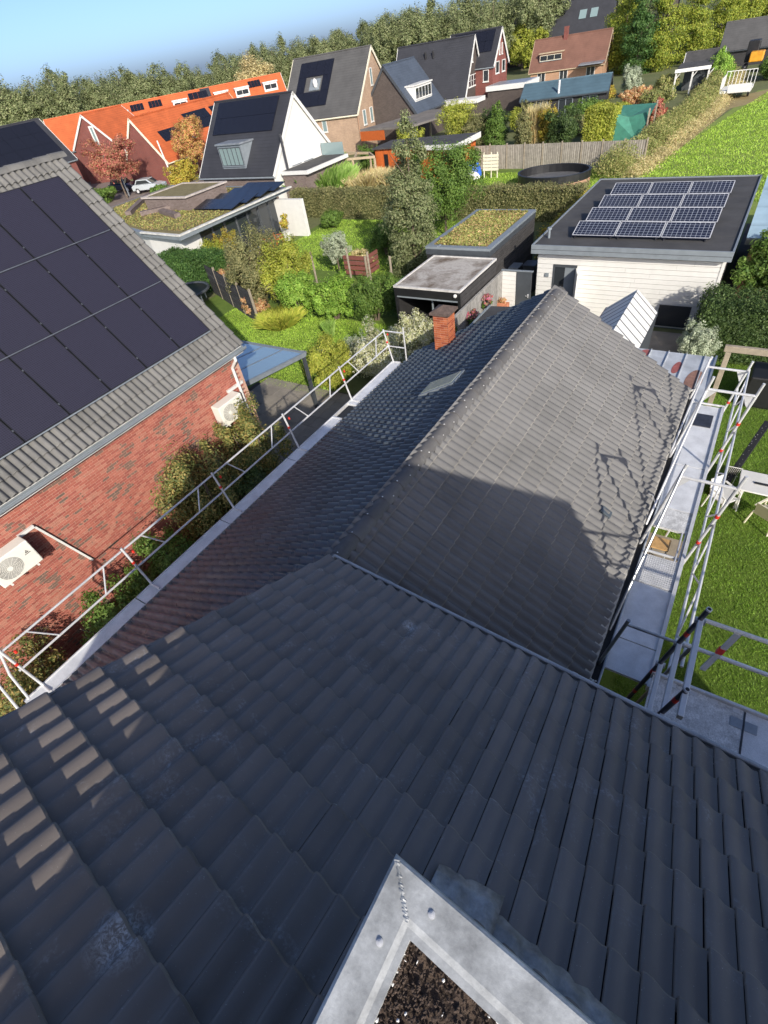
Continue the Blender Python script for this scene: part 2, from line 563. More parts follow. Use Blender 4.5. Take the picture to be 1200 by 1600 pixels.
LEAF = {
    'olive': leaf_mat('leaf_olive', [(.07, .08, .03), (.13, .13, .055), (.20, .18, .08)]),
    'green': leaf_mat('leaf_green', [(.035, .07, .012), (.07, .12, .02), (.11, .16, .035)]),
    'dark': leaf_mat('leaf_dark', [(.018, .035, .01), (.035, .06, .016), (.07, .10, .03)]),
    'bright': leaf_mat('leaf_bright', [(.07, .14, .015), (.13, .22, .03), (.20, .28, .05)]),
    'yellow': leaf_mat('leaf_yellow', [(.18, .17, .025), (.32, .28, .04), (.26, .15, .03), (.14, .17, .03)]),
    'yg': leaf_mat('leaf_yellow_green', [(.12, .15, .02), (.20, .22, .03), (.27, .26, .05)]),
    'silver': leaf_mat('leaf_silver', [(.14, .17, .11), (.24, .27, .19), (.32, .34, .25)]),
    'var': leaf_mat('leaf_variegated', [(.16, .19, .08), (.36, .35, .19), (.52, .49, .33)]),
    'red': leaf_mat('leaf_red', [(.20, .045, .045), (.30, .08, .07), (.22, .11, .06), (.32, .15, .09), (.12, .11, .04)]),
    'orange': leaf_mat('leaf_orange', [(.40, .20, .09), (.48, .31, .17), (.30, .10, .06), (.26, .20, .05)]),
    'autumn': leaf_mat('leaf_autumn', [(.32, .11, .08), (.36, .18, .07), (.30, .22, .06), (.17, .16, .05)]),
    'poplar': leaf_mat('leaf_poplar', [(.07, .09, .035), (.12, .14, .06), (.18, .185, .095)]),
    'conifer': leaf_mat('leaf_conifer', [(.07, .11, .014), (.15, .18, .022), (.25, .25, .04)]),
    'dry': leaf_mat('leaf_dry', [(.30, .22, .11), (.42, .33, .18), (.24, .20, .08)]),
    'wild': leaf_mat('leaf_wild', [(.10, .13, .035), (.18, .19, .06), (.27, .23, .10)]),
    'reed': leaf_mat('leaf_reed', [(.09, .16, .03), (.15, .24, .05), (.20, .27, .08)]),
    'ivy': leaf_mat('leaf_ivy', [(.02, .05, .012), (.04, .085, .02), (.07, .12, .03)]),
    'wallbush': leaf_mat('leaf_wallbush', [(.04, .06, .02), (.09, .11, .03), (.17, .16, .05), (.25, .18, .06)]),
    'pink': leaf_mat('leaf_pink', [(.55, .06, .12), (.6, .15, .22), (.06, .12, .03), (.5, .05, .05)]),
    'sedum': leaf_mat('leaf_sedum', [(.13, .15, .035), (.20, .18, .06), (.23, .14, .07), (.11, .14, .03), (.18, .18, .06)], .15),
    'grass': leaf_mat('grass_blade', [(.065, .13, .012), (.11, .19, .02), (.15, .22, .035)], .3),
    'grass2': leaf_mat('grass_blade_fresh', [(.13, .22, .02), (.19, .29, .035), (.26, .33, .06)], .3),
}

# ------------------------------------------------------------------ the ground
def patch(name, pts, z, mat):
    return struct(name, MB().sheet([(x, y, z) for x, y in pts]), M[mat])


def rect(x0, x1, y0, y1):
    return [(x0, y0), (x1, y0), (x1, y1), (x0, y1)]


patch('ground', rect(-900, 900, -300, 1500), 0.0, 'ground')
patch('lawn_behind_scaffold', rect(-.1, 14, -6, 20.2), .004, 'lawn')
patch('lawn_by_shrubs', rect(-27, -12.4, 9, 21), .004, 'lawn')
patch('lawn_by_hedge', rect(-29.2, -12.6, 24, 35.8), .004, 'lawn')
patch('lawn_by_pool', rect(-27, -8.6, 37.2, 52), .004, 'lawn')
patch('alley_path', rect(-11.2, -7.0, -8, 8.5), .008, 'soil_alley')
patch('meadow', [(-8.0, 36), (60, 36), (60, 96), (-3.6, 82), (-6.2, 62), (-8.3, 47)], .006, 'meadow')
patch('mown_strip', [(-8.35, 47), (-7.6, 47), (-5.2, 72), (-1, 77), (6, 80), (14, 81), (14, 85), (-1, 84), (-6.2, 78), (-6.6, 70)], .011, 'straw')
patch('street', [(-90, 38), (-52, 38), (-50, 50), (-90, 52)], .006, 'street')
patch('garden_path', rect(-7.3, -.4, 12.6, 22), .008, 'paving')
patch('side_yard', rect(-.2, 6, 20.4, 36), .010, 'soil_alley')

terrace = struct('terrace', MB().sheet([(x, y, .006) for x, y in rect(-16.5, -9.2, 7.2, 13.6)]), M['soil_alley'])
slab = MB().box(0, .59, 0, .59, 0, .035).mesh('paving_slab', M['paving'])
for i in range(11):
    for j in range(10):
        x, y = -16.2 + i * .6, 7.5 + j * .6
        link('paving_slab', slab, terrace, (x, y, .006 + RNG.uniform(0, .004)))


# ------------------------------------------------------------------ roof tiles
PROFILE = [(0, .033), (.09, .044), (.20, .043), (.34, .030), (.48, .013), (.60, .003), (.76, .0), (.87, .010)]


ROLLED = [(0, .038), (.12, .060), (.28, .064), (.44, .053), (.58, .030), (.70, .009), (.80, .0), (.90, .013)]
PROFILE = [(0, .027), (.035, .034), (.13, .038), (.34, .034), (.52, .021), (.68, .009), (.82, .006), (.968, .012)]


def tile_template(U, D, w, c, prof, rolls=2, lap=.03, lift=.036, face=.014, gap=.0):
    """one roof tile, already turned into the slope: U across, D downslope; open joint left under its nose"""
    U, D = np.array(U, float), np.array(D, float)
    N = np.cross(U, D)
    N /= np.linalg.norm(N)
    if N[2] < 0:
        N = -N
    pr = []
    for h in range(rolls):
        pr += [((h + s) * w / rolls, z) for s, z in prof]
    if gap:
        pr = [(0.0, pr[0][1] - .014)] + pr          # turned-down side edge
    else:
        pr.append((w, prof[0][1]))
    n = len(pr)
    rows = [(0, 0.0), (c + lap - .010, lift), (c + lap + .003, lift - .006), (c + lap + .008, lift - .018), (c + lap + .003, lift - .018 - face)]
    vs, fs = [], []
    flip = np.dot(np.cross(U, D), N) < 0
    for (v0, d0), (v1, d1) in zip(rows[:-1], rows[1:]):      # each band keeps its own edge, so the nose stays crisp
        o = len(vs)
        vs += [U * a + D * v0 + N * (z + d0) for a, z in pr] + [U * a + D * v1 + N * (z + d1) for a, z in pr]
        fs += [(o + i, o + n + i, o + n + i + 1, o + i + 1) for i in range(n - 1)]
    fs = np.array(fs)
    return np.array(vs), (fs if flip else fs[:, ::-1]), n - 1


def in_view(p, m=60):
    d = Vector(p) - CAM_POS
    z = d.dot(fw)
    if z < .2:
        return False
    x, y = 600 + 771.88 * d.dot(r2) / z, 800 - 771.88 * d.dot(u2) / z
    return -m < x < 1200 + m and -m < y < 1600 + m


def lay_tiles(part, O, U, D, cols, rows, w, c, mat, limit, keep=None, name='roof_tile', seed=1, prof=None, rolls=2, gap=0.0, lift=.036, worn_lit=None):
    """tiles as pieces of the roof; the ones past the limit are joined"""
    O, U, D = (np.array(q, float) for q in (O, U, D))
    N = np.cross(U, D)
    N /= np.linalg.norm(N)
    N = N if N[2] > 0 else -N
    tv, tf, nq = tile_template(U, D, w, c, prof or ROLLED, rolls, lift=lift, gap=gap)

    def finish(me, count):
        if worn_lit:                               # chipped, chalky noses; the bungalow's also carry painted sunlit edges
            me.materials.append(M[worn_lit])
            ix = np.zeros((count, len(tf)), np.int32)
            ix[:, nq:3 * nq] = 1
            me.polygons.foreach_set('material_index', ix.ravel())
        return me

    rg = random.Random(seed)
    spots = []
    for i in range(cols):
        for j in range(rows):
            p = O + U * (i * w) + D * (j * c)
            mid = p + U * w / 2 + D * c / 2
            if keep and not keep(mid):
                continue
            p = p + N * rg.uniform(0, .004) + D * rg.uniform(-.004, .004) + U * rg.uniform(-.002, .002)
            dist = float(np.linalg.norm(mid - np.array(CAM_POS)))
            spots.append((0 if in_view(mid) else 1, dist, p))
    spots.sort(key=lambda q: (q[0], q[1]))
    me = finish(npmesh(name, tv, tf, M[mat], True), 1)
    for s in spots[:limit]:
        if s[0]:
            break
        link(name, me, part, tuple(s[2]))
    nobj = sum(1 for s in spots[:limit] if not s[0])
    rest = [s[2] for s in spots[nobj:]]
    if rest:
        n = len(tv)
        vs = np.concatenate([tv + p for p in rest])
        fs = np.concatenate([tf + k * n for k in range(len(rest))])
        o = link(name + 's_joined', finish(npmesh(name + 's_joined', vs, fs, M[mat], True), len(rest)), part)
        o.name = 'roof_tiling'
        o['kind'] = 'stuff'
    return nobj


# ------------------------------------------------------------------ the house under the camera
NG = V3(-2.98, 2.46, 6.0)                      # gutter end of the near roof
NU = V3(1, -.0714, 0)
ND = V3(-.044, .863, -.504)
NN = np.cross(NU, ND)
NN /= np.linalg.norm(NN)
if NN[2] < 0:
    NN = -NN


def nr(u, v, n=0.0):
    """point on the near roof: u along the gutter, v downslope from the gutter line, n off the slope"""
    return NG + NU * u + ND * v + NN * n


house = thing('tiled_house', 'tall house with black double-roll tiles and a zinc-edged dormer in the foreground', 'house', (1.5, -1, 0))
ob('wall', MB().prism([(-2.72, 2.0, 0), (8.0, 1.25, 0), (8.0, -5.0, 0), (-2.72, -5.0, 0)], (0, 0, 5.75)), M['brick_dark'], house)
gab = MB().prism([(-2.72, 2.0, 5.7), (-2.72, -5.0, 5.7), (-2.72, -1.05, 7.85)], (.25, 0, 0))
ob('gable', gab, M['brick_dark'], house)
roof = ob('roof', MB().prism([nr(-.04, .1, -.02), nr(11, .1, -.02), nr(11, -4.05, -.02), nr(-.04, -4.05, -.02)], -NN * .12), M['roof_deck'], house)
back = MB().prism([nr(-.04, -4.05, -.02), nr(11, -4.05, -.02), nr(11, -4.05, -.02) + V3(0, -4.0, -2.2), nr(-.04, -4.05, -.02) + V3(0, -4.0, -2.2)], (0, 0, -.12))
ob('rear_roof', back, M['roof_deck'], house)
DX0, DY0, DZ, DS = -.317, .164, 8.77, -.085      # dormer corner, roof height and skew of its front


def front_y(x):
    return DY0 + DS * (x - DX0)


def under_dormer(p):
    return p[0] > DX0 + .25 and p[1] < front_y(p[0]) - .25


lay_tiles(roof, nr(-.10, -4.10), NU, ND, 74, 12, .1475, .345, 'near_tile', 300,
          keep=lambda p: not under_dormer(p) and p[0] < 7.9, seed=3, prof=PROFILE, rolls=1, gap=.005, lift=.055, worn_lit='near_nose')
# verge: cut tile ends stepped along the gable
for j in range(12):
    v = -4.10 + j * .345
    a = nr(-.115, v + .0, .0)
    m = MB().obox(a, NU * .02, ND * .372, NN * .05)
    ob('verge_tile', m, M['near_tile'], roof)

# zinc gutter along the eave: channel with rolled front bead, in soldered lengths
def gutter(parent, A, B, out, depth=.10, width=.13, mat='zinc', name='gutter', bead=.014, wall=.006):
    A, B, out = np.array(A, float), np.array(B, float), np.array(out, float)
    prof = [(0, 0), (.0, -depth * .7), (width * .2, -depth), (width * .7, -depth), (width, -depth * .6), (width, .0)]
    inn = [(wall, 0), (wall, -depth * .7 + wall), (width * .2 + wall, -depth + wall), (width * .7 - wall, -depth + wall), (width - wall, -depth * .6 + wall), (width - wall, 0)]
    ring = prof + inn[::-1]
    m = MB().prism([A + out * x + V3(0, 0, z) for x, z in ring], B - A)
    g = ob(name, m, M[mat], parent)
    ob('gutter_bead', MB().tube(A + out * width, B + out * width, bead, 10), M[mat], g, smooth=False)
    return g


GY = V3(0.0714, 1, 0) / math.hypot(.0714, 1)
gA = nr(-.06, .0) + V3(0, 0, -.015)
gB = nr(10.6, .0) + V3(0, 0, -.015)
ng = gutter(house, gA, gB, GY, .10, .155, 'gutter_zinc', 'gutter', .019)
for k in range(8):
    p = nr(.72 + k * 1.02, 0) + V3(0, 0, -.015)
    ob('gutter_joint', MB().tube(p + GY * .155, p + GY * .155 + NU * .045, .0225, 10).obox(p + GY * .152 + V3(0, 0, -.05), NU * .045, GY * .008, (0, 0, .05)), M['gutter_zinc'], ng)
ob('gutter_end_cap', MB().prism([gA + GY * x + V3(-.01, 0, z) for x, z in ((-.03, .012), (-.0, -.08), (.06, -.115), (.14, -.07), (.16, .02))], (.022, 0, 0)), M['galv'], ng)

# dormer with a planted roof behind its galvanised edge
dor = ob('dormer', MB().prism([(DX0 + .03, front_y(DX0) - .03, 6.4), (6.75, front_y(6.75) - .03, 6.4), (6.75, -4.6, 6.4), (DX0 + .03, -4.6, 6.4)], (0, 0, DZ - .09 - 6.4)), M['anth'], house)
cw = .118


def cap(pts_out, pts_in):
    """flat cap with a rolled outer edge and a lip turned down on the inside"""
    m = MB()
    o0, o1 = (np.array(p, float) for p in pts_out)
    i0, i1 = (np.array(p, float) for p in pts_in)
    rows = []
    for f, dz in ((0.0, -.07), (.0, -.016), (.03, -.005), (.09, 0), (.74, .0), (.86, -.005), (1.0, -.006), (1.0, -.06)):
        rows.append((o0 + (i0 - o0) * f + V3(0, 0, dz), o1 + (i1 - o1) * f + V3(0, 0, dz)))
    for (a, b), (c, d) in zip(rows[:-1], rows[1:]):
        m.add([a, b, d, c], [(0, 1, 2, 3)])
    return m


c_out = V3(DX0, front_y(DX0), DZ)
c_in = V3(DX0 + cw, front_y(DX0 + cw) - cw - .004, DZ)
r_out, r_in = V3(6.8, front_y(6.8), DZ), V3(6.8, front_y(6.8) - cw - .004, DZ)
l_out, l_in = V3(DX0, -4.6, DZ), V3(DX0 + cw, -4.6, DZ)
tr1 = ob('roof_trim', cap((c_out, r_out), (c_in, r_in)), M['galv'], dor, smooth=True)
tr2 = ob('roof_trim', cap((l_out, c_out), (l_in, c_in)), M['galv'], dor, smooth=True)
ob('parapet', MB().prism([(1.7, front_y(1.7) - .05, DZ - .05), (6.75, front_y(6.75) - .05, DZ - .05), (6.75, front_y(6.75) - .2, DZ - .05), (1.7, front_y(1.7) - .2, DZ - .05)], (0, 0, .40)), M['galv'], dor)  # added upstand, out of view, shaped to cast the dormer's shadow on the bungalow
seam = MB()
A_, B_, C_ = [], [], []
for k in range(40):
    a = c_out + (c_in - c_out) * (.10 + .72 * k / 39)
    w = .0035 + .004 * RNG.random()
    A_.append(a + V3(-w, -w * .4, .0008))
    C_.append(a + V3(RNG.uniform(-.001, .001), 0, .0035 + .002 * RNG.random()))
    B_.append(a + V3(w, w * .4, .0008))
seam.strip(A_, C_)
seam.strip(C_, B_)
ob('solder_seam', seam, M['galv'], dor)
for x, y in ((-.2575, -.009), (-.176, .0995)):
    s = MB().tube((x, y, DZ - .002), (x, y, DZ + .002), .0085, 18).tube((x, y, DZ + .002), (x, y, DZ + .0042), .0055, 14).tube((x, y, DZ + .0042), (x, y, DZ + .0055), .0025, 8)
    ob('screw', s, M['alu'], dor)
sub = MB()
nx, ny = 40, 40
gx = np.linspace(DX0 + cw - .01, 1.3, nx)
gy = np.linspace(front_y(0) - cw - .0, -1.2, ny)
rgn = np.random.default_rng(5)
hh = rgn.normal(0, .006, (nx, ny))
sv = [(x, y + DS * (x - 0), DZ - .028 + hh[i, j]) for i, x in enumerate(gx) for j, y in enumerate(gy)]
sf = [(i * ny + j, i * ny + j + 1, (i + 1) * ny + j + 1, (i + 1) * ny + j) for i in range(nx - 1) for j in range(ny - 1)]
ob('planting_substrate', MB().add(sv, sf), M['soil'], dor)
grain, pale = MB(), MB()
for k in range(2600):
    x = DX0 + cw + RNG.random() ** 1.5 * .6
    y = front_y(x) - cw - RNG.random() * .45
    (pale if RNG.random() < .05 else grain).sphere((x, y, DZ - .02), (RNG.uniform(.0015, .006), RNG.uniform(.0015, .006), RNG.uniform(.0015, .005)), 5, 3)
g1 = ob('soil_crumbs', grain, M['soil'], dor)
g1['kind'] = 'stuff'
g2 = ob('perlite_grains', pale, M['perlite'], dor)
g2['kind'] = 'stuff'

# lead apron dressed over the tiles below the dormer front
def lead_sheet(u0, u1, w0, w1, lift, seed):
    rg = random.Random(seed)
    rows = []
    nu = int((u1 - u0) / .03) + 2
    per = .1475
    xs = [u0 + (u1 - u0) * k / (nu - 1) for k in range(nu)]
    ed = [w0 + (w1 - w0) * k / (nu - 1) + .018 * math.sin(x * 2 * math.pi / per + 1) + rg.uniform(-.010, .010) for k, x in enumerate(xs)]
    nv = 6
    vs = []
    for i, x in enumerate(xs):
        ph = ((x + .10) / per) % 1.0
        z = np.interp(ph, [p[0] for p in PROFILE] + [1], [p[1] for p in PROFILE] + [.027])
        # front of the dormer in roof coordinates
        p0 = nr(x, 0)
        base = (front_y(p0[0]) - NG[1] - NU[1] * x) / ND[1]
        for j in range(nv):
            t = j / (nv - 1)
            v = base - .06 + (ed[i] + .06) * t
            n = .03 + lift + z * .8 + rg.uniform(-.003, .003) + (0 if j < nv - 1 else -.006)
            vs.append(nr(x, v, n))
    fs = [(i * nv + j, i * nv + j + 1, (i + 1) * nv + j + 1, (i + 1) * nv + j) for i in range(nu - 1) for j in range(nv - 1)]
    return MB().add(vs, fs)


for k, (a, b, w0, w1, lf) in enumerate(((2.46, 2.80, .22, .31, .026), (2.70, 4.3, .22, .185, .014), (4.2, 6.2, .20, .18, .020), (6.1, 8.2, .18, .20, .014))):
    o = ob('lead_apron', lead_sheet(a, b, w0, w1, lf, k), M['lead'], house, smooth=True)
    sol = o.modifiers.new('thickness', 'SOLIDIFY')
    sol.thickness = .003

# ------------------------------------------------------------------ the long low house
BX_R, BZ_R = -.19, 3.10
BX_T, BZ_T = -3.50, 5.22
BX_L, BZ_L = -7.77, 2.90
BY0, BY1 = -3.0, 12.45
bung = thing('bungalow', 'long low house with grey-brown sunlit double-roll tiles and brick chimney', 'house', (-4, 6, 0))
ob('wall', MB().prism([(-.55, 2.3, 0), (-.55, 12.2, 0), (-7.35, 12.2, 0), (-7.35, BY0, 0), (-3.2, BY0, 0), (-3.2, 2.3, 0)], (0, 0, 2.75)), M['brick_tan'], bung)
ob('gable', MB().prism([(-.55, 12.18, 2.7), (-7.35, 12.18, 2.7), (BX_T, 12.18, 5.05)], (0, -.2, 0)), M['brick_tan'], bung)
DR = V3(BX_R - BX_T, 0, BZ_R - BZ_T)
LR = np.linalg.norm(DR)
DR /= LR
DL = V3(BX_L - BX_T, 0, BZ_L - BZ_T)
LL = np.linalg.norm(DL)
DL /= LL
NR_ = V3(-DR[2], 0, DR[0])
NL_ = V3(DL[2], 0, -DL[0])
top = V3(BX_T, 0, BZ_T)


def slope_slab(y0, y1, D, L, N, x=None):
    a = top + V3(0, y0, 0)
    b = top + V3(0, y1, 0)
    return MB().prism([a - N * .02, b - N * .02, b + D * (L - .03) - N * .02, a + D * (L - .03) - N * .02], -N * .12)


rs = ob('roof_slope', slope_slab(1.75, BY1 - .03, DR, LR, NR_), M['roof_deck'], bung)
ls = ob('roof_slope', slope_slab(BY0, BY1 - .03, DL, LL, NL_), M['roof_deck'], bung)
cR = LR / 11.5
nR = lay_tiles(rs, top + V3(0, BY1, 0) + DR * (-.5 * cR), V3(0, -1, 0), DR, 32, 12, .34, cR, 'tile_lit', 215, keep=lambda p: p[1] > 1.7, seed=5, lift=.052, worn_lit='lit_nose')
cL = LL / 14.0
SKY = (-4.63, -4.63 - .62, 8.1, 8.75)


def keep_left(p):
    return not (abs(p[0] + 6.37) < .24 and abs(p[1] - 11.85) < .3)


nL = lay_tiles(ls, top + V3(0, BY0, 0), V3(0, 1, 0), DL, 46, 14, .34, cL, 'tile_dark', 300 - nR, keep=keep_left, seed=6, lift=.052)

# ridge tiles with clamps
rid = ob('ridge_board', MB().box(BX_T - .05, BX_T + .05, 2.0, BY1, BZ_T - .06, BZ_T + .03), M['roof_deck'], bung)
rm = MB()
arc = [(-.145, -.085), (-.125, -.025), (-.075, .022), (0, .038), (.075, .022), (.125, -.025), (.145, -.085)]
A_ = [(x, 0.0, z + .02) for x, z in arc]
B_ = [(x * .985, .41, z * .985 + .010) for x, z in arc]
Ci = [(x * .90, .0, z * .85 + .01) for x, z in arc]
rm.strip(A_, B_)
rm.strip(Ci, A_)
rme = rm.mesh('ridge_tile', M['ridge'], True)
y = 2.25
k = 0
while y < BY1 - .2:
    o = link('ridge_tile', rme, rid, (BX_T + RNG.uniform(-.006, .006), y, BZ_T + .075 + RNG.uniform(0, .003)))
    y += .40
ob('ridge_shadow_strip', MB().obox((BX_T + .118, 2.2, BZ_T - .11), (.012, 0, 0), (0, BY1 - 2.25, 0), (0, 0, .125)), M['black'], rid)  # black strip painting the shadow gap under the ridge tiles
ob('ridge_end_disc', MB().prism([(BX_T + x, BY1 + .05, BZ_T + .03 + z) for x, z in arc], (0, .03, 0)), M['ridge'], rid)
clip = MB().box(-.009, .009, -.008, .008, .002, .010).mesh('ridge_clamp', M['perlite'])
for k in range(25):
    link('ridge_clamp', clip, rid, (BX_T + RNG.uniform(-.03, .03), 2.27 + k * .4, BZ_T + .125))
    link('ridge_clamp', clip, rid, (BX_T + .115 * RNG.choice((-1, 1)), 2.27 + k * .4 + RNG.uniform(.05, .3), BZ_T + .075))

# verge of the far end
for D, L, N, nm in ((DR, LR, NR_, 1), (DL, LL, NL_, 2)):
    a = top + V3(0, BY1 + .0, 0)
    ob('bargeboard', MB().obox(a - N * .14, D * (L - .05), V3(0, .035, 0), N * .17), M['anth'], bung)

# eave strip and black-filled gutter on the sunny side
es = MB()
ya, yb = 1.9, BY1 + .02
A_, B_, C_ = [], [], []
for k in range(420):
    yy = ya + (yb - ya) * k / 419
    w = .010 * math.sin(yy * 2 * math.pi / .17) + RNG.uniform(-.003, .003)
    A_.append((BX_R - .01, yy, BZ_R + .070 + w))
    B_.append((BX_R + .10 + RNG.uniform(-.003, .003), yy, BZ_R + .005))
es.strip(A_, B_)
ob('eave_strip', es, M['eave_pale'], bung)
g = gutter(bung, (BX_R + .04, 1.9, BZ_R - .035), (BX_R + .04, BY1 + .12, BZ_R - .035), (1, 0, 0), .10, .17, 'gutter_zinc', 'gutter', .017)
ob('gutter_fill', MB().box(BX_R + .05, BX_R + .20, 1.95, BY1 + .1, BZ_R - .125, BZ_R - .075), M['gutter_black'], g)  # black fill along the bottom of the channel
ob('gutter_stop_end', MB().box(BX_R + .03, BX_R + .20, BY1 + .11, BY1 + .13, BZ_R - .14, BZ_R - .025), M['white'], g)
gl = gutter(bung, (BX_L - .01, BY0, BZ_L - .05), (BX_L - .01, BY1 + .02, BZ_L - .05), (-1, 0, 0), .08, .11, 'zinc', 'gutter')

# roof window on the shady slope
def on_left(u, y, n=0.0):
    return top + DL * u + V3(0, y, 0) + NL_ * n


sk = ob('roof_window', MB().prism([on_left(.80, 8.15), on_left(.80, 8.75), on_left(1.80, 8.75), on_left(1.80, 8.15)], NL_ * .13), M['greytrim'], bung, bevel=.02)
ob('window_pane', MB().prism([on_left(.87, 8.21, .13), on_left(.87, 8.69, .13), on_left(1.73, 8.69, .13), on_left(1.73, 8.21, .13)], NL_ * .012), pmat('plastic_dome', (.26, .29, .26, 1), .25, 0, .1), sk)
ob('lead_apron', MB().prism([on_left(1.79, 8.05, .05), on_left(1.79, 8.85, .05), on_left(1.96, 8.85, .055), on_left(1.96, 8.05, .055)], NL_ * .006), M['lead'], sk)

# roof vent tile on the sunny slope
def on_right(u, y, n=0.0):
    return top + DR * u + V3(0, y, 0) + NR_ * n


vt = MB().prism([on_right(3.12, 7.04, .03), on_right(3.12, 7.20, .03), on_right(3.34, 7.20, .03), on_right(3.34, 7.04, .03)], NR_ * .07)
vent = ob('vent_tile', vt, M['tile_dark'], bung, bevel=.015)
ob('vent_mouth', MB().prism([on_right(3.14, 7.2, .04), on_right(3.14, 7.212, .04), on_right(3.33, 7.212, .04), on_right(3.33, 7.2, .04)], NR_ * .045), M['black'], vent)

# chimney of single bricks
ch = ob('chimney', MB().box(-6.585, -6.155, 11.635, 12.065, 2.6, 4.66), M['mortar'], bung)
cb = {}
for ln in (.205, .0975):
    cb[('x', ln)] = MB().box(0, ln, 0, .016, 0, .052).mesh('brick', M['brick_chimney'])
    cb[('y', ln)] = MB().box(0, .016, 0, ln, 0, .052).mesh('brick', M['brick_chimney'])
for r in range(25):
    z = 3.1 + r * .0625
    off = 0 if r % 2 == 0 else .1075
    for face in range(4):
        s = 0.0 - (off if off else 0)
        while s < .43:
            a, b = max(0, s), min(.43, s + .205)
            ln = .205 if b - a > .15 else .0975
            if b - a > .05:
                q = -6.585 + min(a, .43 - ln), 11.635 + min(a, .43 - ln)
                if face == 0:
                    link('brick', cb[('x', ln)], ch, (q[0], 11.629, z))
                elif face == 1:
                    link('brick', cb[('y', ln)], ch, (-6.165, q[1], z))
                elif face == 2 and r > 14:
                    link('brick', cb[('y', ln)], ch, (-6.591, q[1], z))
            s += .215
capm = MB().box(-6.66, -6.08, 11.56, 12.14, 4.66, 4.72)
capm.add([(-6.66, 11.56, 4.721), (-6.08, 11.56, 4.721), (-6.08, 12.14, 4.721), (-6.66, 12.14, 4.721), (-6.37, 11.85, 4.86)], [(0, 1, 4), (1, 2, 4), (2, 3, 4), (3, 0, 4)])
ob('chimney_cap', capm, pmat('cap_concrete', (.12, .085, .07, 1), .9, 0, .35, 7, bump=.6, fine=.5), ch)
ob('cap_vents', MB().box(-6.56, -6.18, 11.66, 12.04, 4.60, 4.665), M['black'], ch)
ob('lead_soaker', MB().prism([on_left(3.0, 11.5, .06), on_left(3.0, 12.2, .06), on_left(3.75, 12.2, .06), on_left(3.75, 11.5, .06)], NL_ * .005), M['lead'], ch)

# ------------------------------------------------------------------ the red brick house with the big solar array
KX, KZ, KY0, KY1 = -10.95, 4.70, -2.5, 8.59
brk = thing('brick_house', 'red brick house with grey tiled roof covered in large black solar panels', 'house', (-15, 3, 0))
WX = -11.25
wall = ob('wall', MB().box(-19.6, WX, KY0, KY1 - .12, 0, KZ - .12), M['mortar'], brk)
ob('gable', MB().prism([(WX - .02, KY1 - .13, KZ - .14), (-19.58, KY1 - .13, KZ - .14), (-15.42, KY1 - .13, 8.85)], (0, -.25, 0)), M['brick_red'], brk)
DK = V3(1, 0, -1) / math.sqrt(2)
NK = V3(1, 0, 1) / math.sqrt(2)
KT = V3(-15.42, 0, 9.17)
LK = (KX - KT[0]) * math.sqrt(2)


def kp(s, y, n=0.0):
    """s downslope from the ridge"""
    return KT + DK * s + V3(0, y, 0) + NK * n


kroof = ob('roof', MB().prism([kp(0, KY0, -.02), kp(0, KY1 - .03, -.02), kp(LK - .04, KY1 - .03, -.02), kp(LK - .04, KY0, -.02)], -NK * .14), M['roof_deck'], brk)
ob('rear_roof', MB().prism([(-15.42, KY0, 9.15), (-15.42, KY1 - .03, 9.15), (-19.9, KY1 - .03, 4.7), (-19.9, KY0, 4.7)], (0, 0, -.14)), M['roof_grey'], brk)
cK = LK / 18.0
P0s, P0y = 0.0, 0.0
PV_S = [0.57, 2.26, 3.95]                       # three panels up the slope
S_BOT, Y_END = 5.64, 8.05


def keep_k(p):
    s = (p[0] - KT[0]) * math.sqrt(2)
    return s < .66 or s > S_BOT - .12 or p[1] > Y_END - .15


lay_tiles(kroof, kp(0, KY1), V3(0, -1, 0), DK, 31, 18, .333, cK, 'tile_brick', 300, keep=keep_k, seed=9, lift=.05)
rt_ = MB()
for s_, n_ in ((0, 0),):
    pass
krid = ob('ridge_board', MB().box(-15.47, -15.37, KY0, KY1, 9.13, 9.22), M['roof_deck'], brk)
rme2 = rm.mesh('ridge_tile', M['tile_brick'], True)
for k in range(16):
    y = 2.6 + k * .38
    if y < KY1 - .25:
        link('ridge_tile', rme2, krid, (-15.42 + RNG.uniform(-.01, .01), y, 9.215 + RNG.uniform(0, .01)))


def panel(parent, o, a, b, n, th, mat, frame='black', name='solar_panel', fw_=.018):
    """framed panel: glass face with its own cell layout, thin raised frame"""
    o, a, b, n = (np.array(q, float) for q in (o, a, b, n))
    la, lb = np.linalg.norm(a), np.linalg.norm(b)
    ea, eb = a / la, b / lb
    p = [o, o + a, o + a + b, o + b]
    me = bpy.data.meshes.new(name)
    vs = [tuple(q + n * th) for q in p] + [tuple(q) for q in p]
    fs = [(0, 1, 2, 3), (0, 4, 5, 1), (1, 5, 6, 2), (2, 6, 7, 3), (3, 7, 4, 0)]
    if np.dot(np.cross(a, b), n) < 0:
        fs = [f[::-1] for f in fs]
    me.from_pydata(vs, [], fs)
    uv = me.uv_layers.new(name='UVMap')
    uvm = {0: (0, 0), 1: (1, 0), 2: (1, 1), 3: (0, 1)}
    for poly in me.polygons:
        for li in poly.loop_indices:
            uv.data[li].uv = uvm.get(me.loops[li].vertex_index, (0, 0)) if poly.index == 0 else (0.02, 0.02)
    me.materials.append(M[mat])
    q = link(name, me, parent)
    m = MB()
    for (s, d, w) in ((o, a, eb), (o + b - eb * fw_, a, eb), (o, b, ea), (o + a - ea * fw_, b, ea)):
        m.obox(s + n * (th - .004), d, w * fw_, n * .008)
    return q, m


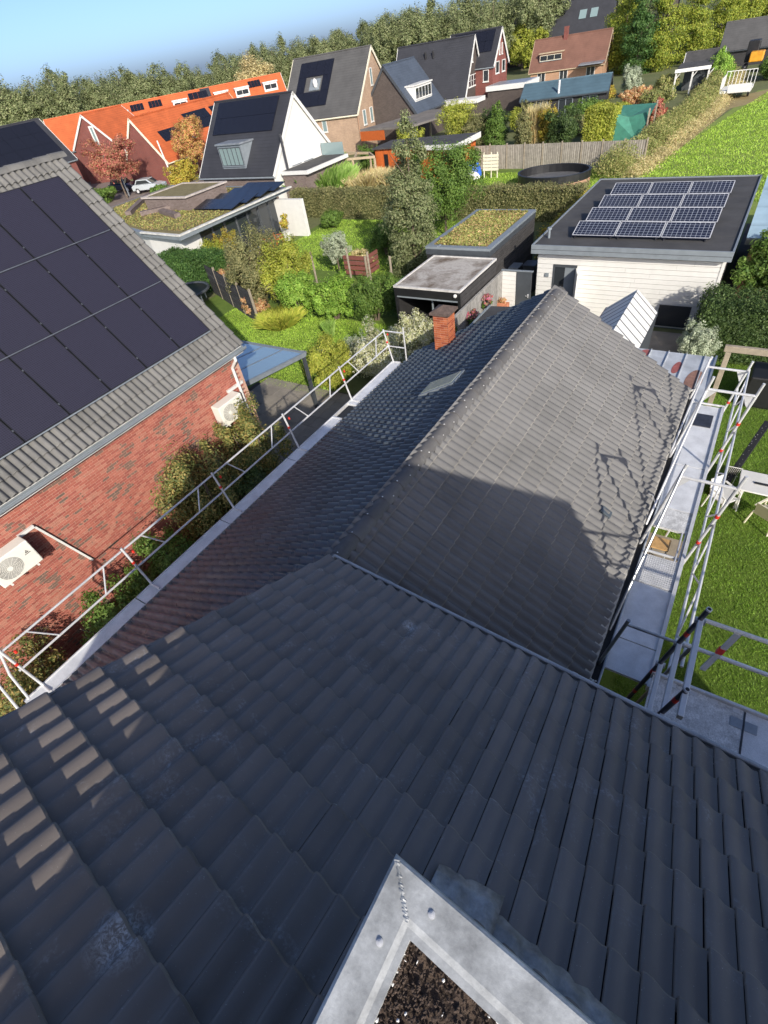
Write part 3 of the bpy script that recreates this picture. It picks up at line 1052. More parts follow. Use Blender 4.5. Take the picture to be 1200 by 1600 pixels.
for i, s in enumerate(PV_S):
    for j in range(7):
        y1 = Y_END - j * 1.062
        q, m = panel(brk, kp(s, y1 - 1.045, .10), V3(0, 1.045, 0), DK * 1.672, NK, .035, 'pv_dark')
        ob('frame', m, M['black'], q)
    # bright mounting rail between the rows
    if i:
        ob('mounting_rail', MB().obox(kp(s - .022, Y_END - 7.5, .125), (0, 7.47, 0), DK * .022, NK * .016), M['steel_tube'], brk)
ob('mounting_rail', MB().obox(kp(S_BOT - .012, Y_END - 7.5, .11), (0, 7.5, 0), DK * .025, NK * .02), M['greytrim'], brk)
clampm = MB().obox(V3(0, -.012, 0), V3(0, .024, 0), DK * .035, NK * .010).mesh('panel_clamp', M['steel_tube'])
for i, s in enumerate(PV_S):
    for j in range(1, 7):
        y = Y_END - j * 1.062 + .0085
        for f in (.22, .80):
            link('panel_clamp', clampm, brk, tuple(kp(s + 1.67 * f, y, .137)))

ob('soffit', MB().box(WX - .05, KX + .0, KY0, KY1 - .05, KZ - .22, KZ - .16), M['white'], brk)
gk = gutter(brk, (KX - .02, KY0, KZ - .06), (KX - .02, KY1 + .02, KZ - .06), (1, 0, 0), .10, .13, 'greytrim', 'gutter')
ob('fascia', MB().box(KX - .06, KX - .03, KY0, KY1 - .02, KZ - .20, KZ - .05), M['white'], brk)
ob('bargeboard', MB().obox(kp(0, KY1 - .01, -.16), DK * (LK - .05), (0, .04, 0), NK * .17), M['greytrim'], brk)

# stretcher-bond brickwork, single bricks proud of the joints
bl, bh, bd = .212, .053, .006
bme = MB().box(0, bd, 0, bl, 0, bh).mesh('brick', M['brick'])
spots = []
for r in range(72):
    z = .1 + r * .0625
    off = (.111 if r % 2 else 0)
    for c in range(52):
        y = KY0 + c * .222 + off
        if y + bl > KY1 - .14 or z > KZ - .26:
            continue
        p = V3(WX, y, z)
        spots.append((0 if in_view(p, 0) and z > 1.5 else 1, float(np.linalg.norm(p - V3(0, 0, 10.3))), p))
spots.sort(key=lambda q: (q[0], q[1]))
for s in spots[:300]:
    link('brick', bme, wall, tuple(s[2]))
bv = np.array([tuple(v.co) for v in bme.vertices])
bf = np.array([tuple(p.vertices) for p in bme.polygons])
rest = [s[2] for s in spots[300:]]
o = link('brickwork', npmesh('brickwork', np.concatenate([bv + p for p in rest]), np.concatenate([bf + k * len(bv) for k in range(len(rest))]), M['brick']), wall)
o['kind'] = 'stuff'

# downpipe
ob('downpipe', MB().path([(KX + .04, 8.16, KZ - .15), (KX + .04, 8.16, 4.42), (WX + .075, 8.16, 4.15), (WX + .075, 8.16, .3)], .042, 10), M['white'], brk, smooth=False)
ob('window', MB().box(WX + .002, WX + .02, 5.05, 5.75, 1.2, 2.1), M['glass'], brk)

# air conditioners on the wall
def aircon(y, z, label, duct):
    t = thing('air_conditioner', label, 'air conditioner', (WX + .2, y, z), 'air conditioners on the brick wall')
    x0, x1 = WX + .10, WX + .42
    ob('case', MB().box(x0, x1, y - .44, y + .44, z, z + .62), M['offwhite'], t, bevel=.02)
    ring = MB()
    for rr in np.linspace(.05, .24, 7):
        n = 28
        for k in range(n):
            a, b = 2 * math.pi * k / n, 2 * math.pi * (k + 1) / n
            ring.tube((x1 + .012, y - .12 + rr * math.cos(a), z + .31 + rr * math.sin(a)), (x1 + .012, y - .12 + rr * math.cos(b), z + .31 + rr * math.sin(b)), .003, 4)
    for k in range(16):
        a = 2 * math.pi * k / 16
        ring.tube((x1 + .010, y - .12 + .04 * math.cos(a), z + .31 + .04 * math.sin(a)), (x1 + .010, y - .12 + .24 * math.cos(a), z + .31 + .24 * math.sin(a)), .003, 4)
    ob('fan_recess', MB().tube((x1 - .002, y - .12, z + .31), (x1 + .004, y - .12, z + .31), .245, 28), pmat('fan_shadow', (.34, .33, .30, 1), .6), t)  # flat grey disc; the shade behind the grille is in its colour
    ob('fan_grille', ring, M['offwhite'], t)
    ob('fan_hub', MB().tube((x1 + .004, y - .12, z + .31), (x1 + .02, y - .12, z + .31), .055, 16), M['offwhite'], t)
    lg = MB()
    for k in range(3):
        a = math.pi / 2 + 2 * math.pi * k / 3
        lg.obox((x1 + .002, y + .30 + .022 * math.cos(a) - .014, z + .40 + .022 * math.sin(a) - .012), (.002, 0, 0), (0, .028, 0), (0, .0, .024))
    lg.box(x1 + .002, x1 + .003, y + .24, y + .36, z + .345, z + .36)
    ob('maker_mark', lg, M['black'], t)
    for yy in (y - .3, y + .3):
        ob('bracket', MB().box(WX, x1 + .02, yy - .02, yy + .02, z - .04, z).box(WX, WX + .03, yy - .02, yy + .02, z - .04, z + .4), M['white'], t)
    ob('pipe_cover', duct(x0, y, z), M['white'], t)
    return t


aircon(1.02, 3.20, 'cream air conditioner on the brick wall with a long pipe slanting to the bushes', lambda x, y, z: MB().obox((WX + .012, y + .42, z + .52), (.06, 0, 0), (0, .0, .07), (0, .36, -.0)).obox((WX + .012, y + .76, z + .52), (.05, 0, 0), (0, .05, 0), (0, .45, -1.6)))
aircon(7.42, 2.98, 'cream air conditioner beside the white downpipe above the shrubs', lambda x, y, z: MB().obox((WX + .012, y + .3, z + .60), (.06, 0, 0), (0, .0, .08), (0, .62, .0)))

# glass veranda roof at the end of the brick house
ver = thing('glass_veranda', 'lean-to with blue glass roof on grey posts beside the brick house', 'veranda', (-14, 10.3, 0))
VX0, VX1, VY0, VY1, VZa, VZb = -17.2, -12.36, 8.62, 12.18, 2.95, 2.42
vz = lambda y: VZa + (VZb - VZa) * (y - VY0) / (VY1 - VY0)
nb = 5
for k in range(nb + 1):
    x = VX0 + (VX1 - VX0) * k / nb
    ob('rafter', MB().obox((x - .03, VY0, vz(VY0) - .06), (.06, 0, 0), (0, VY1 - VY0, vz(VY1) - vz(VY0)), (0, 0, .07)), M['greytrim'], ver)
gm = NT('blue_tinted_glass')
gm.b.inputs['Transmission Weight'].default_value = .45
veg = gm.out((.40, .56, .66, 1), .1, 0, .8)
for k in range(nb):
    x0 = VX0 + (VX1 - VX0) * k / nb + .03
    x1 = VX0 + (VX1 - VX0) * (k + 1) / nb - .03
    ob('glass_pane', MB().obox((x0, VY0, vz(VY0) - .01), (x1 - x0, 0, 0), (0, VY1 - VY0, vz(VY1) - vz(VY0)), (0, 0, .012)), veg, ver)
ob('front_beam', MB().box(VX0, VX1 + .04, VY1 - .04, VY1 + .10, VZb - .14, VZb + .02), M['greytrim'], ver)
ob('side_beam', MB().obox((VX1 - .03, VY0, vz(VY0) - .14), (.08, 0, 0), (0, VY1 - VY0, vz(VY1) - vz(VY0)), (0, 0, .14)), M['greytrim'], ver)
ob('post', MB().box(VX1 - .08, VX1 + .03, VY1 - .06, VY1 + .05, 0, VZb - .1), M['anth'], ver)
ob('post', MB().box(VX0, VX0 + .11, VY1 - .06, VY1 + .05, 0, VZb - .1), M['anth'], ver)

# ------------------------------------------------------------------ white clad garage
gar = thing('garage', 'white timber-clad garage with grey fascia and flat dark roof', 'garage', (-4, 27, 0))
GX0, GX1, GY0, GY1, GZ = -7.50, -.23, 21.95, 32.3, 3.1
core = ob('wall', MB().box(GX0 + .22, GX1 - .22, GY0 + .42, GY1 - .3, 0, GZ - .3), M['greytrim'], gar)
bz = .0
DOORX = (-6.62, -5.62)


def board_run(x0, x1, z, zt):
    return MB().obox((x0, GY0 + .385, z), (x1 - x0, 0, 0), (0, .045, 0), (0, 0, zt - z - .012))


k = 0
z = .05
while z < GZ - .32:
    zt = min(z + .185, GZ - .31)
    runs = [(GX0 + .2, DOORX[0]), (DOORX[1], GX1 - .2)] if z < 2.25 else [(GX0 + .2, GX1 - .2)]
    for x0, x1 in runs:
        xs = x0
        cut = x0 + RNG.uniform(1.2, 3.9)
        while xs < x1:
            xe = min(cut, x1)
            if x1 - xe < .5:
                xe = x1
            ob('cladding_board', board_run(xs, xe - .006, z, zt), M['white'], core)
            xs = xe
            cut = xe + 3.6
    for xx, s in ((GX1 - .225, 1), (GX0 + .18, -1)):
        ob('cladding_board', MB().box(xx, xx + .045, GY0 + .40, GY1 - .3, z, zt - .012), M['white'], core)
    z += .185
    k += 1
ob('corner_board', MB().box(GX1 - .26, GX1 - .165, GY0 + .365, GY0 + .47, 0, GZ - .31), M['white'], gar)
ob('door_frame', MB().box(DOORX[0], DOORX[0] + .07, GY0 + .37, GY0 + .46, 0, 2.25).box(DOORX[1] - .07, DOORX[1], GY0 + .37, GY0 + .46, 0, 2.25).box(DOORX[0] + .07, DOORX[1] - .07, GY0 + .37, GY0 + .46, 2.16, 2.25), M['anth'], gar)
gd = ob('door', MB().box(DOORX[0] + .07, DOORX[0] + .5, GY0 + .415, GY0 + .45, .1, 2.16), M['glass'], gar)
ob('open_door_leaf', MB().obox((DOORX[1] - .05, GY0 + .36, .1), (.30, -.80, 0), (.035, .02, 0), (0, 0, 2.06)), M['white'], gar)
ob('door_panel', MB().box(DOORX[0] + .5, DOORX[1] - .07, GY0 + .40, GY0 + .44, .1, 2.16), M['greytrim'], gar)
ob('wall_lamp', MB().box(-6.93, -6.78, GY0 + .33, GY0 + .385, 1.75, 1.9), M['greytrim'], gar)
ob('fascia', MB().box(GX0, GX1, GY0, GY0 + .06, GZ - .32, GZ + .02).box(GX0, GX0 + .06, GY0 + .06, GY1, GZ - .32, GZ + .02).box(GX1 - .06, GX1, GY0 + .06, GY1, GZ - .32, GZ + .02).box(GX0 + .06, GX1 - .06, GY1 - .06, GY1, GZ - .32, GZ + .02), M['greytrim'], gar)
ob('fascia_groove', MB().box(GX0 + .02, GX1 - .02, GY0 - .006, GY0, GZ - .16, GZ - .145), M['anth'], gar)
ob('roof_membrane', MB().box(GX0 + .06, GX1 - .06, GY0 + .06, GY1 - .06, GZ - .32, GZ - .03), M['bitumen'], gar)
ob('soffit', MB().box(GX0 + .06, GX1 - .06, GY0 + .06, GY0 + .5, GZ - .335, GZ - .321), M['white'], gar)
for k in range(1, 6):
    yy = GY0 + k * 1.75
    ob('felt_lap', MB().box(GX0 + .08, GX1 - .08, yy, yy + .10, GZ - .032, GZ - .026), M['bitumen'], gar)
ob('vent_pipe', MB().tube((-7.12, 23.0, GZ - .05), (-7.12, 23.0, GZ + .3), .05, 10).tube((-7.12, 23.0, GZ + .3), (-7.12, 23.0, GZ + .38), .09, 10), M['greytrim'], gar)
ob('garage_window', MB().box(-2.2, -1.05, GY0 + .37, GY0 + .385, .1, .95), M['glass'], gar)
# tilted panels in four rows on the flat roof
TA = math.radians(15)
for r, yb in enumerate((23.05, 24.95, 26.9, 28.95)):
    for c in range(3):
        x0 = -6.18 + c * 1.685
        t = thing('solar_panel', 'blue solar panel in an aluminium frame tilted on the white garage roof', 'solar panel', (x0 + .83, yb + .5, GZ - .03), 'solar panels on the white garage')
        b = V3(0, math.cos(TA), math.sin(TA))
        n = V3(0, -math.sin(TA), math.cos(TA))
        q, m = panel(t, (x0, yb, GZ + .06), V3(1.66, 0, 0), b * 1.0, n, .04, 'pv_blue', name='glass_face', fw_=.035)
        ob('frame', m, M['alu'], t)
        st = MB()
        for xx in (x0 + .1, x0 + 1.5):
            st.box(xx, xx + .05, yb + .85, yb + .95, GZ - .03, GZ + .30).box(xx, xx + .05, yb - .02, yb + .95, GZ - .031, GZ - .0)
            st.box(xx, xx + .05, yb + .03, yb + .09, GZ - .03, GZ + .07)
        ob('mount', st, M['dark_tube'], t)
        if c == 0:
            ob('wind_plate', MB().prism([(x0 - .012, yb + .02, GZ), (x0 - .012, yb + .95, GZ), (x0 - .012, yb + .95, GZ + .27), (x0 - .012, yb + .02, GZ + .05)], (.008, 0, 0)), M['dark_tube'], t)

# ------------------------------------------------------------------ scaffolds
def P(*a):
    return V3(*a)


def clip_ring(p, d, r=.031, ln=.055):
    d = np.array(d, float) / np.linalg.norm(d)
    return MB().tube(np.array(p) - d * ln / 2, np.array(p) + d * ln / 2, r, 10)


# deck and guard rail along the shady eave
LZ = 2.93
lw = thing('scaffold_walkway', 'narrow aluminium scaffold walkway along the zinc gutter of the shady roof side', 'scaffold', (-8.1, 5, 0))
BOARD = [(-.6, 1.8), (1.82, 4.2), (4.22, 6.6), (6.62, 8.55), (9.3, 11.78)]
for a, b in BOARD:
    d = ob('deck_board', MB().box(-8.22, -7.92, a, b, LZ - .06, LZ), M['deck'], lw)
    ob('edge_rail', MB().box(-8.245, -8.221, a, b, LZ - .08, LZ + .02).box(-7.919, -7.90, a, b, LZ - .08, LZ + .02), M['alu'], d)
ob('open_hatch', MB().box(-8.245, -8.221, 8.55, 9.3, LZ - .08, LZ + .02).box(-8.22, -7.92, 8.55, 8.6, LZ - .04, LZ + .02), M['alu'], lw)
PY = [-.25, 2.2, 4.62, 7.05, 9.48, 11.80]
foot = lambda y: P(-8.20, y, LZ)
ptop = lambda y: P(-8.42, y, LZ + 1.02)
for y in PY:
    f, t = foot(y), ptop(y)
    m = MB().tube(f + P(.25, 0, .02), f, .022, 8).tube(f, t, .024, 8)
    po = ob('guard_post', m, M['alu'], lw)
    ob('red_clip', clip_ring(f + (t - f) * .62, t - f), M['red'], po)
    ob('red_clip', clip_ring(f + (t - f) * .78 + P(0, .13, .02), t - f, .024), M['red'], po)
    ob('support_standard', MB().tube((-8.18, y, 0), (-8.18, y, LZ - .08), .025, 8), M['alu'], lw)
for a, b in zip(PY[:-1], PY[1:]):
    ga = ob('guard_rail', MB().tube(ptop(a - .05) + P(0, 0, -.06), ptop(b + .05) + P(0, 0, -.06), .021, 8), M['alu'], lw)
    lo = lambda y: foot(y) + (ptop(y) - foot(y)) * .5
    gb = ob('guard_rail', MB().tube(lo(a - .05), lo(b + .05), .021, 8), M['alu'], lw)
    m = (a + b) / 2
    for s, e in ((.18, .30), (.82, .70)):
        ys, ye = a + (b - a) * s, a + (b - a) * e
        ob('brace', MB().tube(ptop(ys) + P(0, 0, -.06), lo(ye), .015, 6), M['alu'], lw)
ye = 11.80
for h in (.5, .96):
    q = foot(ye) + (ptop(ye) - foot(ye)) * h
    ob('end_rail', MB().tube(q, P(-7.72, ye + .02, q[2]), .02, 8), M['alu'], lw)
ob('guard_post', MB().tube((-7.72, ye + .02, LZ + .05), (-7.72, ye + .02, LZ + 1.15), .024, 8), M['alu'], lw)
for y in (-.42, -.62):
    ob('corner_brace', MB().tube(foot(y) + P(.12, -.1, .1), foot(y) + P(-.15, 0, .55), .022, 8).tube(foot(y) + P(-.15, 0, .55), ptop(-.25), .022, 8), M['alu'], lw)

# tower scaffold along the sunny eave
RZ = 2.95
LEAN = .14                                     # the frames stand a little out of plumb


def rp(x, y, z):
    return P(x + LEAN * (z - RZ), y, z)


tw = thing('scaffold_tower', 'aluminium scaffold with long deck beside the sunny eave gutter and the lawn', 'scaffold', (.3, 8, 0))
XI, XO = -.05, .66
for a, b, mt, nm in ((4.45, 5.05, 'deck', 0), (5.07, 6.28, 'deck', 0), (6.30, 6.98, 'deck_worn', 1), (7.75, 8.30, 'deck_worn', 0), (8.32, 9.72, 'deck', 0), (9.74, 12.15, 'deck', 0)):
    d = ob('deck_board', MB().box(XI + .03, XO - .03, a, b, RZ - .05, RZ), M[mt], tw)
    if nm:
        gr = MB()
        for i in range(15):
            yy = a + .02 + i * (b - a - .04) / 14
            gr.box(XI + .05, XO - .05, yy, yy + .012, RZ, RZ + .007)
        for i in range(18):
            xx = XI + .05 + i * (XO - XI - .11) / 17
            gr.box(xx, xx + .012, a + .02, b - .02, RZ, RZ + .006)
        ob('anti_slip_grid', gr, M['alu'], d)
for x in (XI, XO):
    ob('deck_edge', MB().box(x - .03, x + .028, 4.40, 12.2, RZ - .09, RZ + .035), M['alu'], tw)
ob('hatch_lid', MB().box(.12, .52, 11.25, 11.75, RZ + .001, RZ + .02), M['dark_tube'], tw)
FR = [7.10, 9.80]
for y in FR:
    for x in (XI - .02, XO + .04):
        po = ob('standard', MB().tube(rp(x, y, 0), rp(x, y, 4.98), .025, 10), M['alu'], tw)
        if x > 0:
            for zc in (2.45, 3.45, 4.1):
                ob('red_clip', clip_ring(rp(x, y, zc), rp(x, y, 5) - rp(x, y, 3), .034), M['red'], po)
    for zc in (RZ - .04, 4.72):
        ob('transom', MB().tube(rp(XI - .02, y, zc), rp(XO + .04, y, zc), .026, 8), M['alu'], tw)
    ob('gusset', MB().prism([rp(XO - .14, y - .004, 4.70), rp(XO + .02, y - .004, 4.70), rp(XO + .02, y - .004, 4.45), rp(XO - .04, y - .004, 4.52)], (0, .008, 0)), M['alu'], tw)
    ob('gusset', MB().prism([rp(XI + .14, y - .004, 4.70), rp(XI, y - .004, 4.70), rp(XI, y - .004, 4.45), rp(XI + .04, y - .004, 4.52)], (0, .008, 0)), M['alu'], tw)
yc = 12.2
for x in (XI - .02, XO + .04):
    po = ob('standard', MB().tube(rp(x, yc, 0), rp(x, yc, 4.15), .025, 10), M['alu'], tw)
    if x > 0:
        ob('red_clip', clip_ring(rp(x, yc, 3.1), (LEAN, 0, 1), .032), M['red'], po)
for zc in (RZ + .02, 3.9):
    ob('transom', MB().tube(rp(XI - .02, yc, zc), rp(XO + .04, yc, zc), .026, 8), M['alu'], tw)
ob('gusset', MB().prism([rp(XO - .14, yc - .004, 3.88), rp(XO + .02, yc - .004, 3.88), rp(XO + .02, yc - .004, 3.62)], (0, .008, 0)), M['alu'], tw)
for y in (4.42,):
    for x in (XI - .02, XO + .04):
        ob('standard', MB().tube(rp(x, y, 0), rp(x, y, 4.32), .025, 10), M['steel_tube'], tw)
    ob('transom', MB().tube(rp(XI - .02, y, 4.22), rp(XO + .04, y, 4.22), .022, 8), M['steel_tube'], tw)
# guard truss on the lawn side
ZB, ZT = 3.42, 3.92
for a, b in ((4.42, 7.10), (7.10, 9.80), (9.80, 12.2)):
    for zz in (ZB, ZT):
        ob('guard_rail', MB().tube(rp(XO + .07, a - .12, zz), rp(XO + .07, b + .08, zz), .022, 8), M['alu'], tw)
    ob('brace', MB().path([rp(XO + .07, a + .25, ZT), rp(XO + .07, a + .7, ZB), rp(XO + .07, (a + b) / 2, ZT)], .015, 6), M['alu'], tw)
    ob('brace', MB().path([rp(XO + .07, (a + b) / 2, ZT), rp(XO + .07, b - .7, ZB), rp(XO + .07, b - .25, ZT)], .015, 6), M['alu'], tw)
ob('diagonal_brace', MB().tube(rp(XI - .03, 7.05, 4.9), rp(XI - .03, 5.05, RZ + .1), .021, 8), M['steel_tube'], tw)
ob('diagonal_brace', MB().tube(rp(XI - .03, 9.75, 4.7), rp(XI - .03, 7.6, RZ + .1), .021, 8), M['alu'], tw)
ob('diagonal_brace', MB().tube(rp(XI - .04, 12.2, 4.1), rp(XI - .04, 9.9, RZ + .1), .021, 8), M['alu'], tw)
for x in (XO - .11, XO - .05):
    ob('spare_tube', MB().tube((x, 6.95, RZ - .02), (x, 8.3, RZ - .02), .018, 8), M['alu'], tw)
ob('wire_tie', MB().path([(-.35, 8.3, 3.22), (-.12, 8.28, 3.2), (.0, 8.05, 3.12)], .006, 5), M['alu'], tw)

SX0, SX1, SY0, SY1 = .12, .42, 7.28, 7.58
st = thing('stool', 'small plywood-topped step stool standing in the open scaffold hatch', 'stool', (.3, 7.3, 2.3))
ob('seat', MB().box(SX0, SX1, SY0, SY1, 2.82, 2.85), M['plywood'], st, bevel=.01)
for x in (SX0 + .03, SX1 - .03):
    for y in (SY0 + .03, SY1 - .03):
        ob('leg', MB().tube((x, y, 2.2), (x, y, 2.82), .014, 6), M['alu'], st)
ob('lower_platform', MB().box(XI, XO, 6.9, 8.3, 2.16, 2.2), M['timber'], tw)

# platform below the black roof's gutter
pf = thing('scaffold_platform', 'chequer-plate scaffold platform with end guard below the black tiled eave', 'scaffold', (1.4, 3.3, 0))
PZ = 4.18
ob('deck_board', MB().box(.56, 1.52, 2.95, 3.86, PZ - .05, PZ), M['deck_worn'], pf)
ob('deck_board', MB().box(1.54, 3.9, 2.95, 3.86, PZ - .05, PZ), M['deck'], pf)
ob('toe_board', MB().box(.54, 3.9, 3.865, 3.895, PZ - .09, PZ + .05), M['alu'], pf)
for y in (3.10, 3.62):
    for s in (-1, 1):
        ob('hinge', MB().box(1.53 + (.01 if s > 0 else -.13), 1.53 + (.13 if s > 0 else -.01), y, y + .12, PZ, PZ + .006), M['zinc'], pf)
ob('hinge_seam', MB().box(1.522, 1.538, 2.96, 3.85, PZ - .01, PZ + .008), M['dark_tube'], pf)
for k in range(4):
    ob('rivet_plate', MB().box(.75 + k * .22, .82 + k * .22, 3.80, 3.86, PZ, PZ + .005), M['alu'], pf)


def pp(y, z):
    return P(.36 + .14 * (z - 2.87), y, z)


for y, zt in ((3.90, 5.67), (3.0, 5.53)):
    po = ob('standard', MB().tube(pp(y, 0), pp(y, zt), .0265, 14), M['dark_tube'], pf)
    ob('tube_end', MB().tube(pp(y, zt - .02), pp(y, zt + .003), .028, 14), M['alu'], po)
    ob('tube_bore', MB().tube(pp(y, zt + .003), pp(y, zt + .005), .019, 14), M['black'], po)
    for zc in (5.16, 4.2, 3.6):
        ob('red_band', clip_ring(pp(y, zc if y > 3.5 else 5.28 + (zc - 5.16)), pp(0, 1) - pp(0, 0), .0275, .075), M['red'], po)
for zr in (5.44, 4.92, 4.40):
    a, b = pp(3.90, zr), pp(2.72, zr)
    ob('guard_rail', MB().obox(a + P(-.012, .02, -.035), P(.05, 0, 0), b - a, P(0, 0, .075)), M['alu'], pf, bevel=.006)
    ob('coupler', MB().tube(a + P(-.04, .0, 0), a + P(.06, 0, 0), .034, 8), M['steel_tube'], pf)
for zr in (5.44, 4.92):
    a = pp(3.93, zr)
    ob('guard_rail', MB().tube(a, a + P(3.4, -.04, 0), .024, 8), M['white' if zr > 5 else 'alu'], pf)
ob('standard', MB().obox(P(.95, 3.90, 4.6), P(.055, 0, 0), P(0, .03, 0), P(.10, 0, .82)), M['alu'], pf)
ob('red_band', MB().obox(P(.99, 3.893, 5.0), P(.062, 0, 0), P(0, .04, 0), P(.012, 0, .10)), M['red'], pf)
ob('knee_brace', MB().tube(P(1.35, 3.93, 5.40), P(2.2, 3.93, 4.95), .02, 8), M['alu'], pf)

# loose stabiliser tubes standing in the corner
for k, (x, y, z0, z1, lab) in enumerate(((-.05, 3.75, 2.2, 3.62, 'short scaffold stabiliser tube with a red band leaning by the black-lined gutter'), (.13, 3.55, 2.1, 3.75, 'longer scaffold stabiliser tube with open jaw and red band near the coiled hose'))):
    t = thing('stabiliser_tube', lab, 'scaffold tube', (x, y, 0))
    ob('tube', MB().tube((x - .12, y, .2), (x, y + .02, z1), .02, 8), M['alu'], t)
    f = (z1 - .45 - .2) / (z1 - .2)
    ob('red_band', clip_ring((x - .12 + .12 * f, y + .02 * f, z1 - .45), (.12, .02, z1 - .2), .026, .06), M['red'], t)
    ob('jaw', MB().tube((x, y, z1), (x - .03, y, z1 + .06), .010, 6).tube((x, y, z1), (x + .035, y, z1 + .06), .010, 6), M['alu'], t)
hs = thing('hose', 'coiled pale green garden hose hung in the scaffold corner', 'hose', (.22, 4.05, 2.3))
cm = MB()
for k in range(5):
    rr = .13 + .012 * k
    pts = [(.22 + rr * math.cos(a), 4.08 + .02 * k, 2.55 + rr * math.sin(a)) for a in np.linspace(0, 2 * math.pi, 22)]
    cm.path(pts, .014, 6)
ob('coil', cm, pmat('hose_green', (.25, .42, .36, 1), .5), hs)
yard = struct('back_step', MB().box(-2.4, .9, 2.1, 4.4, 0, .12), M['timber'])

# ------------------------------------------------------------------ things in the sunny garden
pg = thing('timber_goalpost', 'pale timber goalpost frame standing on the lawn in front of the dark hedge', 'frame', (2, 16.3, 0))
ob('beam', MB().box(.36, 4.4, 16.2, 16.32, 2.32, 2.5), M['timber'], pg, bevel=.01)
for x in (.42, 4.2):
    ob('post', MB().box(x, x + .14, 16.18, 16.32, 0, 2.315), M['timber'], pg, bevel=.01)
bb = thing('covered_grill', 'black covered box on the lawn behind the scaffold end', 'box', (1.85, 17.9, 0))
ob('cover', MB().prism([(1.25, 17.3, .05), (2.3, 17.3, .05), (2.2, 17.35, 1.05), (1.35, 17.35, 1.05)], (0, 1.1, 0)), M['black'], bb, bevel=.05)
ob('base', MB().box(1.3, 2.25, 17.35, 18.35, 0, .06), M['black'], bb)
bn = thing('parasol_mast', 'black speckled parasol mast leaning on its base beside the white table', 'parasol', (1.3, 12.7, 0))
d0, d1 = P(1.30, 12.72, .25), P(1.82, 14.55, 1.25)
e = (d1 - d0)
ob('mast', MB().obox(d0, (.16, -.03, 0), (0, -.03, .12), e), M['black'], bn, bevel=.01)
dots = MB()
for k in range(26):
    q = d0 + e * (.05 + .9 * k / 26) + P(RNG.uniform(.02, .14), -.03, .124)
    dots.sphere(q, (.008, .012, .006), 6, 4)
ob('specks', dots, M['perlite'], bn)
ob('foot', MB().box(1.12, 1.5, 12.5, 12.85, 0, .32), pmat('navy_plastic', (.03, .03, .06, 1), .4), bn, bevel=.03)
tb = thing('garden_table', 'white garden table with paint-stained top on the lawn beside the scaffold', 'table', (2.6, 12.6, 0))
ob('top', MB().box(1.62, 3.6, 12.15, 13.0, .72, .76), M['white'], tb, bevel=.015)
for x in (1.72, 3.45):
    for y in (12.25, 12.85):
        ob('leg', MB().box(x, x + .06, y, y + .06, 0, .72), M['white'], tb)
ob('tool_on_top', MB().box(1.95, 2.5, 12.5, 12.56, .761, .79), M['black'], tb)
rk = thing('wire_basket', 'white wire rack beside the paint-stained garden table', 'rack', (1.45, 12.9, .3))
wb = MB()
for k in range(7):
    wb.tube((1.34 + k * .04, 13.05, .45), (1.34 + k * .04, 12.75, .95), .007, 5)
wb.tube((1.3, 13.05, .45), (1.62, 13.05, .45), .01, 5).tube((1.3, 12.75, .95), (1.62, 12.75, .95), .01, 5)
ob('wires', wb, M['white'], rk)
ob('feet', MB().tube((1.34, 13.05, 0), (1.34, 13.05, .45), .01, 5).tube((1.58, 13.05, 0), (1.58, 13.05, .45), .01, 5), M['white'], rk)


def chair(x, y, rz, mat, label):
    t = thing('garden_chair', label, 'chair', (x, y, 0))
    c, s = math.cos(rz), math.sin(rz)
    q = lambda a, b, z: (x + c * a - s * b, y + s * a + c * b, z)
    ob('seat', MB().prism([q(-.24, -.22, .42), q(.24, -.22, .42), q(.22, .24, .40), q(-.22, .24, .40)], (0, 0, .03)), M[mat], t, bevel=.01)
    ob('backrest', MB().prism([q(-.22, .22, .43), q(.22, .22, .43), q(.20, .36, .86), q(-.20, .36, .86)], np.array(q(0, .03, 0)) - np.array(q(0, 0, 0))), M[mat], t, bevel=.01)
    for a in (-1, 1):
        ob('armrest', MB().prism([q(a * .27, -.2, .63), q(a * .22, -.2, .63), q(a * .22, .28, .66), q(a * .27, .28, .66)], (0, 0, .025)), M[mat], t)
        for b in (-.2, .22):
            ob('leg', MB().tube(q(a * .25, b, .64 if b < 0 else .45), q(a * .30, b * 1.25, 0), .022, 6), M[mat], t)
    return t


chair(2.42, 11.9, 2.6, 'cream', 'cream plastic garden chair in front of the white table')
chair(1.42, 12.1, .9, 'white', 'white folding garden chair at the end of the white table')

zr = thing('zinc_canopy', 'small standing-seam zinc roof with dull red ovals behind the sunny tiled roof', 'canopy', (-.8, 14, 0))
zx0, zx1, zy0, zy1 = -2.4, .20, 12.6, 15.25
zzf = lambda y: 2.60 + (15.25 - y) * .03
ob('roof_sheet', MB().prism([(zx0, zy0, zzf(zy0)), (zx1, zy0, zzf(zy0)), (zx1, zy1, zzf(zy1)), (zx0, zy1, zzf(zy1))], (0, 0, -.05)), M['pale_zinc'], zr)
for k in range(6):
    x = zx0 + .05 + k * .46
    ob('standing_seam', MB().obox((x, zy0, zzf(zy0)), (.02, 0, 0), (0, zy1 - zy0, zzf(zy1) - zzf(zy0)), (0, 0, .035)), M['pale_zinc'], zr)
faded = pmat('dull_red', (.33, .10, .085, 1), .7, 0, .3, 8)
oval_brown = pmat('dull_brown', (.26, .14, .10, 1), .75, 0, .35, 6)
